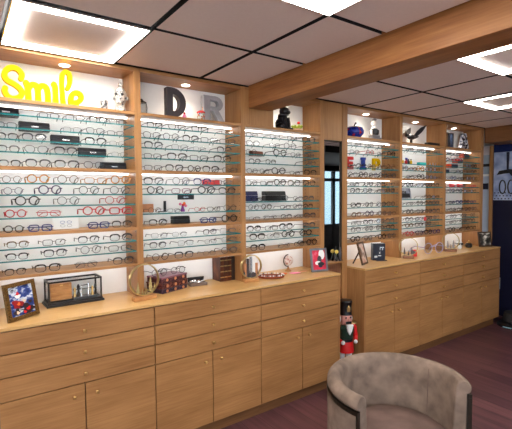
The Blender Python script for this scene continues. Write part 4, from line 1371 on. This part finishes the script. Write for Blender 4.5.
# three leather books and a dark box at the upright
BKM = [blotch('leather_spine_%d' % k, [(.4, srgb(62, 28, 16)), (.55, srgb(92, 44, 24)), (.7, srgb(120, 66, 34))], 16, k * 3.1, .4, 2, (1, 1, .5)) for k in range(3)]
for k in range(3):
    x0 = 1.664 + k * .0350
    t = thing('leather_book', 'old brown leather book standing upright, %s of three' % ('leftmost', 'middle', 'rightmost')[k], 'book', (x0, 2.838, ZW), 0, 'old leather books')
    b = MB(); b.box(0, .0325, 0, .004, 0, .197); b.box(0, .003, .004, .128, 0, .197); b.box(.0295, .0325, .004, .128, 0, .197); b.build('cover', BKM[k], t, bevel=.001)
    b = MB(); b.box(.0032, .0293, .0042, .124, .004, .193); b.build('pages', M['cream'], t)
    for q in (.03, .075, .12, .165):
        b = MB(); b.box(.0015, .031, -.0035, -.0002, q, q + .008); b.build('spine_band', M['brass'] if q < .04 else M['gold_dark'], t)
b = MB(); b.box(0, .030, 0, .135, 0, .195)
tag(b.build('dark_box', mat('dark_brown_box', srgb(38, 22, 16), .5), loc=(1.771, 2.838, ZW), bevel=.002), 'dark brown upright box between the leather books and the upright', 'box')

# beaded tray, coloured leaves, small globe
t = thing('beaded_tray', 'oval red-brown tray edged with white beads, beside the ring', 'tray', (2.085, 2.725, ZW), -.55)
b = MB(); b.lathe([(.085, 0), (.108, .006), (.112, .020), (.104, .020), (.098, .010)], n=28, M=Matrix.Diagonal((1.0, .62, 1, 1))); b.build('tray_body', mat('tray_red', srgb(140, 62, 34), .35), t, True)
for k in range(26):
    a = 2 * PI * k / 26
    b = MB(); b.ball((.107 * math.cos(a), .066 * math.sin(a), .0262), .0062, nu=7, nv=5); b.build('bead', M['paper'] if k % 3 else M['charcoal'], t, True)
for k, (x, y, m, wd, rz) in enumerate(((2.255, 2.775, 'orange', 'orange', .3), (2.362, 2.745, 'pink', 'pink', -.5), (2.470, 2.76, 'tan', 'brown', -.1))):
    t = thing('paper_leaf', '%s leaf lying on the worktop by the small globe' % wd, 'leaf', (x, y, ZW + .0003), rz, 'leaves by the globe')
    b = MB(); b.ball((0, 0, .006), (.052, .024, .0058)); b.build('leaf_blade', M[m], t, True)
    b = MB(); b.tube([(.047, 0, .006), (.060, .003, .004)], .0022); b.build('leaf_stalk', M['tan'], t)
t = thing('small_globe', 'small pale globe on a turned wooden foot', 'globe', (2.39, 2.87, ZW), 0)
b = MB(); b.lathe([(.030, 0), (.030, .006), (.012, .018), (.008, .040)], n=16); b.build('foot', M['small_wood'], t, True)
b = MB(); b.ball((0, 0, .097), .046, nu=20, nv=12); b.build('globe_ball', blotch('globe_map', [(.50, srgb(222, 212, 204)), (.56, srgb(215, 190, 180)), (.66, srgb(180, 120, 110))], 45, 2), t, True)
b = MB(); b.tube([(-.052 * math.cos(a), 0, .097 + .054 * math.sin(a)) for a in [PI * .5 - PI * k / 10 for k in range(11)]], .0045); b.cyl((0, 0, .040), (0, 0, .050), .005); b.build('meridian', M['charcoal'], t, True)

# things on the second worktop
t = thing('logo_book', 'thick black box printed with pale letters, standing on the worktop', 'box', (3.545, 2.79, ZW), -.55)
b = MB(); b.box(-.065, .065, -.035, .035, 0, .178); b.build('box_body', mat('logo_black', srgb(16, 20, 40), .35), t, bevel=.003)
for k, (x0, x1, z0, z1) in enumerate(((.005, .05, .13, .142), (.005, .012, .105, .13), (.03, .037, .105, .13), (-.05, -.02, .03, .05), (-.01, .02, .045, .055), (.0, .012, .07, .09))):
    b = MB(); b.box(x0, x1, -.0365, -.0352, z0, z1); b.build('printed_letter', M['silver'], t)
b = MB(); b.box(-.04, .07, -.075, -.037, 0, .006); b.build('flap', M['navy'], t)
LIL = mat('lilac_frame', srgb(168, 164, 196), .25)
t = thing('giant_spectacles', 'giant lilac round spectacles sculpture on the worktop', 'sculpture', (4.43, 2.70, ZW), -.18)
b = MB()
for s in (-1, 1):
    b.tube([(s * .088 + .060 * math.cos(a), 0, .0645 + .060 * math.sin(a)) for a in [2 * PI * k / 26 for k in range(26)]], .0042, 6, True)
b.tube([(-.03, 0, .078), (0, -.004, .088), (.03, 0, .078)], .0042)
b.build('front_frame', LIL, t, True)
for s in (-1, 1):
    b = MB(); b.cyl((s * .088, -.001, .0645), (s * .088, .001, .0645), .0565, n=24); b.build('lens', M['lens'], t)
    b = MB(); b.tube([(s * .150, 0, .078), (s * .165, .12, .080), (s * .16, .19, .05), (s * .155, .215, .006)], .006); b.build('temple', LIL, t, True)
t = thing('white_skull', 'small white skull ornament with dark goggles beyond the ring', 'ornament', (5.03, 2.735, ZW), -.6)
b = MB(); b.ball((0, 0, .070), (.042, .048, .040)); b.ball((0, -.025, .032), (.028, .026, .0315)); b.build('skull', M['paper'], t, True)
b = MB(); b.cyl((-.018, -.050, .068), (-.018, -.040, .068), .013); b.cyl((.018, -.050, .068), (.018, -.040, .068), .013); b.tube([(.043 * math.cos(a), .048 * math.sin(a), .074) for a in [2 * PI * k / 16 for k in range(16)]], .004, 5, True); b.build('goggles', M['black'], t)
t = thing('black_jar', 'little black jar with a pointed lid near the end frame', 'jar', (5.275, 2.735, ZW))
b = MB(); b.lathe([(.030, 0), (.040, .010), (.042, .040), (.026, .058)], n=18); b.build('jar_body', M['black'], t, True)
b = MB(); b.lathe([(.024, .0585), (.026, .066), (.008, .078), (.007, .090), (.002, .096)], n=14); b.build('lid', M['brass'], t, True)
# little stem vase on the mirror ledge
t = thing('bud_vase', 'dark bud vase with a yellow bloom on the mirror ledge', 'vase', (2.868, 2.732, 1.0302))
b = MB(); b.lathe([(.010, 0), (.013, .01), (.013, .03), (.006, .05), (.007, .06)], n=12); b.build('vase', M['black'], t, True)
b = MB(); b.cyl((0, 0, .0605), (0, 0, .072), .002); b.build('stem', M['green'], t)
b = MB(); b.ball((0, 0, .090), (.021, .016, .018)); b.build('bloom', mat('bloom_yellow', srgb(225, 190, 90), .6, var=.4, scale=90), t, True)
b = MB(); b.lathe([(.013, 0), (.014, .004), (.014, .085), (.006, .10), (.006, .13)], n=12)
tag(b.build('slim_bottle', M['charcoal'], smooth=True, loc=(2.915, 2.732, 1.0302)), 'slim dark bottle on the mirror ledge beside the bud vase', 'bottle')

# ------------------------------------------------------------------ nutcracker
t = thing('nutcracker', 'red nutcracker soldier with tall black hat between the two cabinet runs', 'figure', (2.865, 2.615, FL), -.35)
b = MB(); b.box(-.085, .085, -.07, .07, 0, .04); b.build('base', mat('nutcracker_base', srgb(36, 60, 40), .5), t, bevel=.004)
for s in (-1, 1):
    b = MB(); b.cyl((s * .038, 0, .105), (s * .036, 0, .245), .024, .028); b.build('leg', M['paper'], t, True)
    b = MB(); b.cyl((s * .038, 0, .048), (s * .038, 0, .1045), .029, .027); b.ball((s * .038, -.022, .056), (.027, .042, .0158)); b.build('boot', M['black'], t, True)
b = MB(); b.lathe([(.078, .2455), (.074, .30), (.066, .345)], n=20); b.build('coat_skirt', M['red'], t, True)
b = MB(); b.lathe([(.068, .3455), (.068, .370)], n=20); b.build('belt', M['black'], t, True)
b = MB(); b.lathe([(.064, .3705), (.074, .43), (.078, .47), (.050, .497)], n=20); b.build('torso', mat('nutcracker_green', srgb(24, 54, 44), .5), t, True)
for s in (-1, 1):
    b = MB(); b.cyl((s * .082, 0, .478), (s * .100, -.008, .375), .026, .022); b.ball((s * .080, 0, .480), .027); b.cyl((s * .100, -.008, .374), (s * .070, -.062, .352), .022, .019); b.build('arm', M['red'], t, True)
    b = MB(); b.ball((s * .063, -.076, .350), (.019, .017, .019)); b.build('glove', M['paper'], t, True)
    b = MB(); b.cyl((s * .082, 0, .500), (s * .082, 0, .508), .032, .028, 14); b.build('epaulette', M['gold'], t)
b = MB(); b.lathe([(.044, .4975), (.056, .512), (.058, .560), (.054, .588)], n=20); b.ball((0, -.062, .553), (.010, .014, .012)); b.build('head', M['skin'], t, True)
for s in (-1, 1):
    b = MB(); b.ball((s * .022, -.054, .570), (.009, .006, .008), nu=10, nv=6); b.build('eye', M['black'], t, True)
    b = MB(); b.ball((s * .057, .004, .548), (.012, .020, .030)); b.build('hair', M['paper'], t, True)
b = MB(); b.box(-.026, .026, -.064, -.052, .515, .535); b.build('jaw', M['black'], t)
b = MB(); b.prism([(-.034, .512), (.034, .512), (.022, .455), (0, .415), (-.022, .455)], -.092, -.066); b.build('beard', M['paper'], t, bevel=.004)
b = MB(); b.lathe([(.057, .5885), (.055, .594), (.053, .68), (.060, .712), (.055, .722)], n=22); b.build('hat', M['black'], t, True)
b = MB(); b.box(-.014, .014, -.064, -.053, .625, .665); b.cyl((0, -.060, .665), (0, -.060, .69), .012, .001, 8); b.build('hat_badge', M['brass'], t)

# ------------------------------------------------------------------ tub chair
CX, CY = 1.765, 1.265
t = thing('tub_chair', 'beige velvet tub chair with dark metal edging, standing before the cabinets', 'chair', (CX, CY, FL), math.radians(250 + 90))
# local frame: the front faces -Y; the shell runs round the back from one front end to the other
R_O, R_I = .352, .268
TOP = .745 - FL
A0, A1 = math.radians(-90 + 63), math.radians(270 - 63)
NA = 44


def shell(prof, a0=A0, a1=A1, n=NA, sx=1.0):
    """sweep a closed r, z outline round the chair"""
    b = MB()
    rings = []
    for k in range(n + 1):
        a = a0 + (a1 - a0) * k / n
        rings.append([b.bm.verts.new((r * math.cos(a), r * math.sin(a), z_)) for r, z_ in prof])
    m_ = len(prof)
    for A, B in zip(rings, rings[1:]):
        for k in range(m_):
            b._face([A[k], A[(k + 1) % m_], B[(k + 1) % m_], B[k]], 0)
    b._face(rings[0][::-1], 0)
    b._face(rings[-1], 0)
    return b
pad = [(R_I + .004, .34), (R_I - .004, .50), (R_I + .002, .64), (R_I + .008, TOP - .035), (R_I + .022, TOP - .010), (R_I + .045, TOP), (R_O - .018, TOP - .006),
       (R_O - .004, TOP - .024), (R_O - .002, TOP - .050), (R_O - .012, TOP - .064), (R_O - .024, TOP - .066), (R_O - .024, .34)]
shell(pad).build('backrest', M['velvet'], t, True, bevel=.010)
outer = [(R_O - .0235, .17), (R_O - .006, .17), (R_O - .004, TOP - .085), (R_O - .0235, TOP - .085)]
shell(outer, A0 + .023, A1 - .023).build('outer_shell', M['velvet'], t, True)
DM = mat('dark_bronze_edge', (0.030, 0.024, 0.018, 1), 0.35, 0.7)
rail = [(R_O - .0232, TOP - .0845), (R_O - .001, TOP - .0845), (R_O - .001, TOP - .067), (R_O - .0232, TOP - .067)]
shell(rail, A0 + .002, A1 - .002).build('edge_rail', DM, t)
for a, s in ((A0, 1), (A1, -1)):
    b = shell([(R_O - .0234, .17), (R_O - .001, .17), (R_O - .001, TOP - .0848), (R_O - .0234, TOP - .0848)], a if s > 0 else a - .022, a + .022 if s > 0 else a, 3)
    b.build('front_edge', DM, t)
# seat cushion
b = MB()
SZ = .475 - FL
prof = [(.20, .34), (.255, .345), (.2625, .37), (.2625, SZ - .05), (.256, SZ - .018), (.235, SZ - .002), (.16, SZ + .004), (.05, SZ + .006)]
b.lathe(prof, 0, 0, 48)
b.build('seat_cushion', M['velvet_seat'], t, True)
# piping seams inside the back
for aa in (math.radians(20), math.radians(160)):
    b = MB()
    b.tube([((R_I + dr) * math.cos(aa), (R_I + dr) * math.sin(aa), z_) for dr, z_ in ((-.0035, .51), (-.001, .58), (.0025, .64), (.008, TOP - .036))], .0018, 5)
    b.build('seam', M['velvet_seat'], t, True)
b = MB(); b.lathe([(.325, .165), (.328, .17), (.328, .338), (.10, .338), (.10, .165)], n=48); b.build('seat_base', M['velvet'], t, True)
for aa in (45, 135, 225, 315):
    a = math.radians(aa)
    b = MB(); b.cyl((.27 * math.cos(a), .27 * math.sin(a), .003), (.25 * math.cos(a), .25 * math.sin(a), .1645), .012, .018); b.build('leg', DM, t, True)

# ------------------------------------------------------------------ far end: poster, socket, black foot
t = thing('poster', 'large blue-grey poster of faces in spectacles on the navy partition', 'poster', (XE - .001, 0, 0))
PB = blotch('poster_print', [(.30, srgb(110, 126, 170)), (.5, srgb(160, 175, 210)), (.68, srgb(205, 215, 235))], 5, 4, .18)
PT = 2.44
b = MB(); b.box(-.012, 0, 0.9, 2.80, 1.565, PT); b.build('panel', PB, t)
P = lambda y, z_: (-.014, y, z_)
b = MB(); b.box(-.0135, -.0122, 1.0, 2.80, 2.22, PT); b.build('dark_band', mat('poster_dark', srgb(34, 46, 92), .15), t)
for yc in (2.682, 2.574, 2.466, 2.12, 2.012, 1.904):
    b = MB(); b.tube([P(yc + .040 * math.cos(a), 1.745 + .092 * math.sin(a)) for a in [2 * PI * k / 26 for k in range(26)]], .009, 5, True); b.build('printed_eyeglass', M['black'], t, True)
for yc in (2.60, 2.04):
    b = MB(); b.prism([(-.16, .0), (-.13, .055), (.0, .075), (.13, .055), (.17, .0), (.10, .01), (.03, -.02), (.0, .02), (-.06, .015)], -.0005, .0005, M=Matrix.Translation((-.0135, yc, 1.91)) @ Matrix.Rotation(-PI / 2, 4, 'Z'))
    b.build('printed_brow', M['black'], t)
    b = MB(); b.prism([(-.012, 0), (.012, 0), (.02, .26), (-.02, .26)], -.0005, .0005, M=Matrix.Translation((-.0138, yc + .02, 1.955)) @ Matrix.Rotation(-PI / 2, 4, 'Z'))
    b.build('printed_hair', M['navy'], t)
for zr in (1.585, 1.625, 1.665):
    for q in range(12):
        y_ = 2.78 - q * .045 - (.022 if zr == 1.625 else 0)
        b = MB(); b.box(-.0138, -.0122, y_ - .008, y_ + .008, zr - .008, zr + .008); b.build('printed_dot', M['navy'], t)
t = thing('wall_socket', 'white upright double socket on the navy partition by the cabinet', 'socket', (XE - .001, 2.706, .415), 0)
b = MB(); b.box(-.010, 0, -.016, .016, -.082, .082); b.build('socket_plate', M['pale_glass'], t, bevel=.002)
for zz in (-.045, .005, .052):
    b = MB(); b.box(-.0115, -.0102, -.011, .011, zz - .012, zz + .012); b.build('socket_insert', M['navy'], t)
t = thing('stand_foot', 'black round floor stand foot with a pale strip at the navy partition', 'stand', (5.72, 2.36, FL), 0)
b = MB(); b.lathe([(.20, 0), (.20, .02), (.17, .045), (.05, .06)], n=30); b.build('foot', M['black'], t, True)
b = MB(); b.cyl((0, 0, .0605), (0, 0, .17), .14, .12, 24); b.build('drum', M['black_matt'], t, True)
b = MB(); b.box(-.21, -.203, -.05, .05, .010, .022); b.build('pale_strip', mat('pale_strip', srgb(150, 190, 205), .3), t)
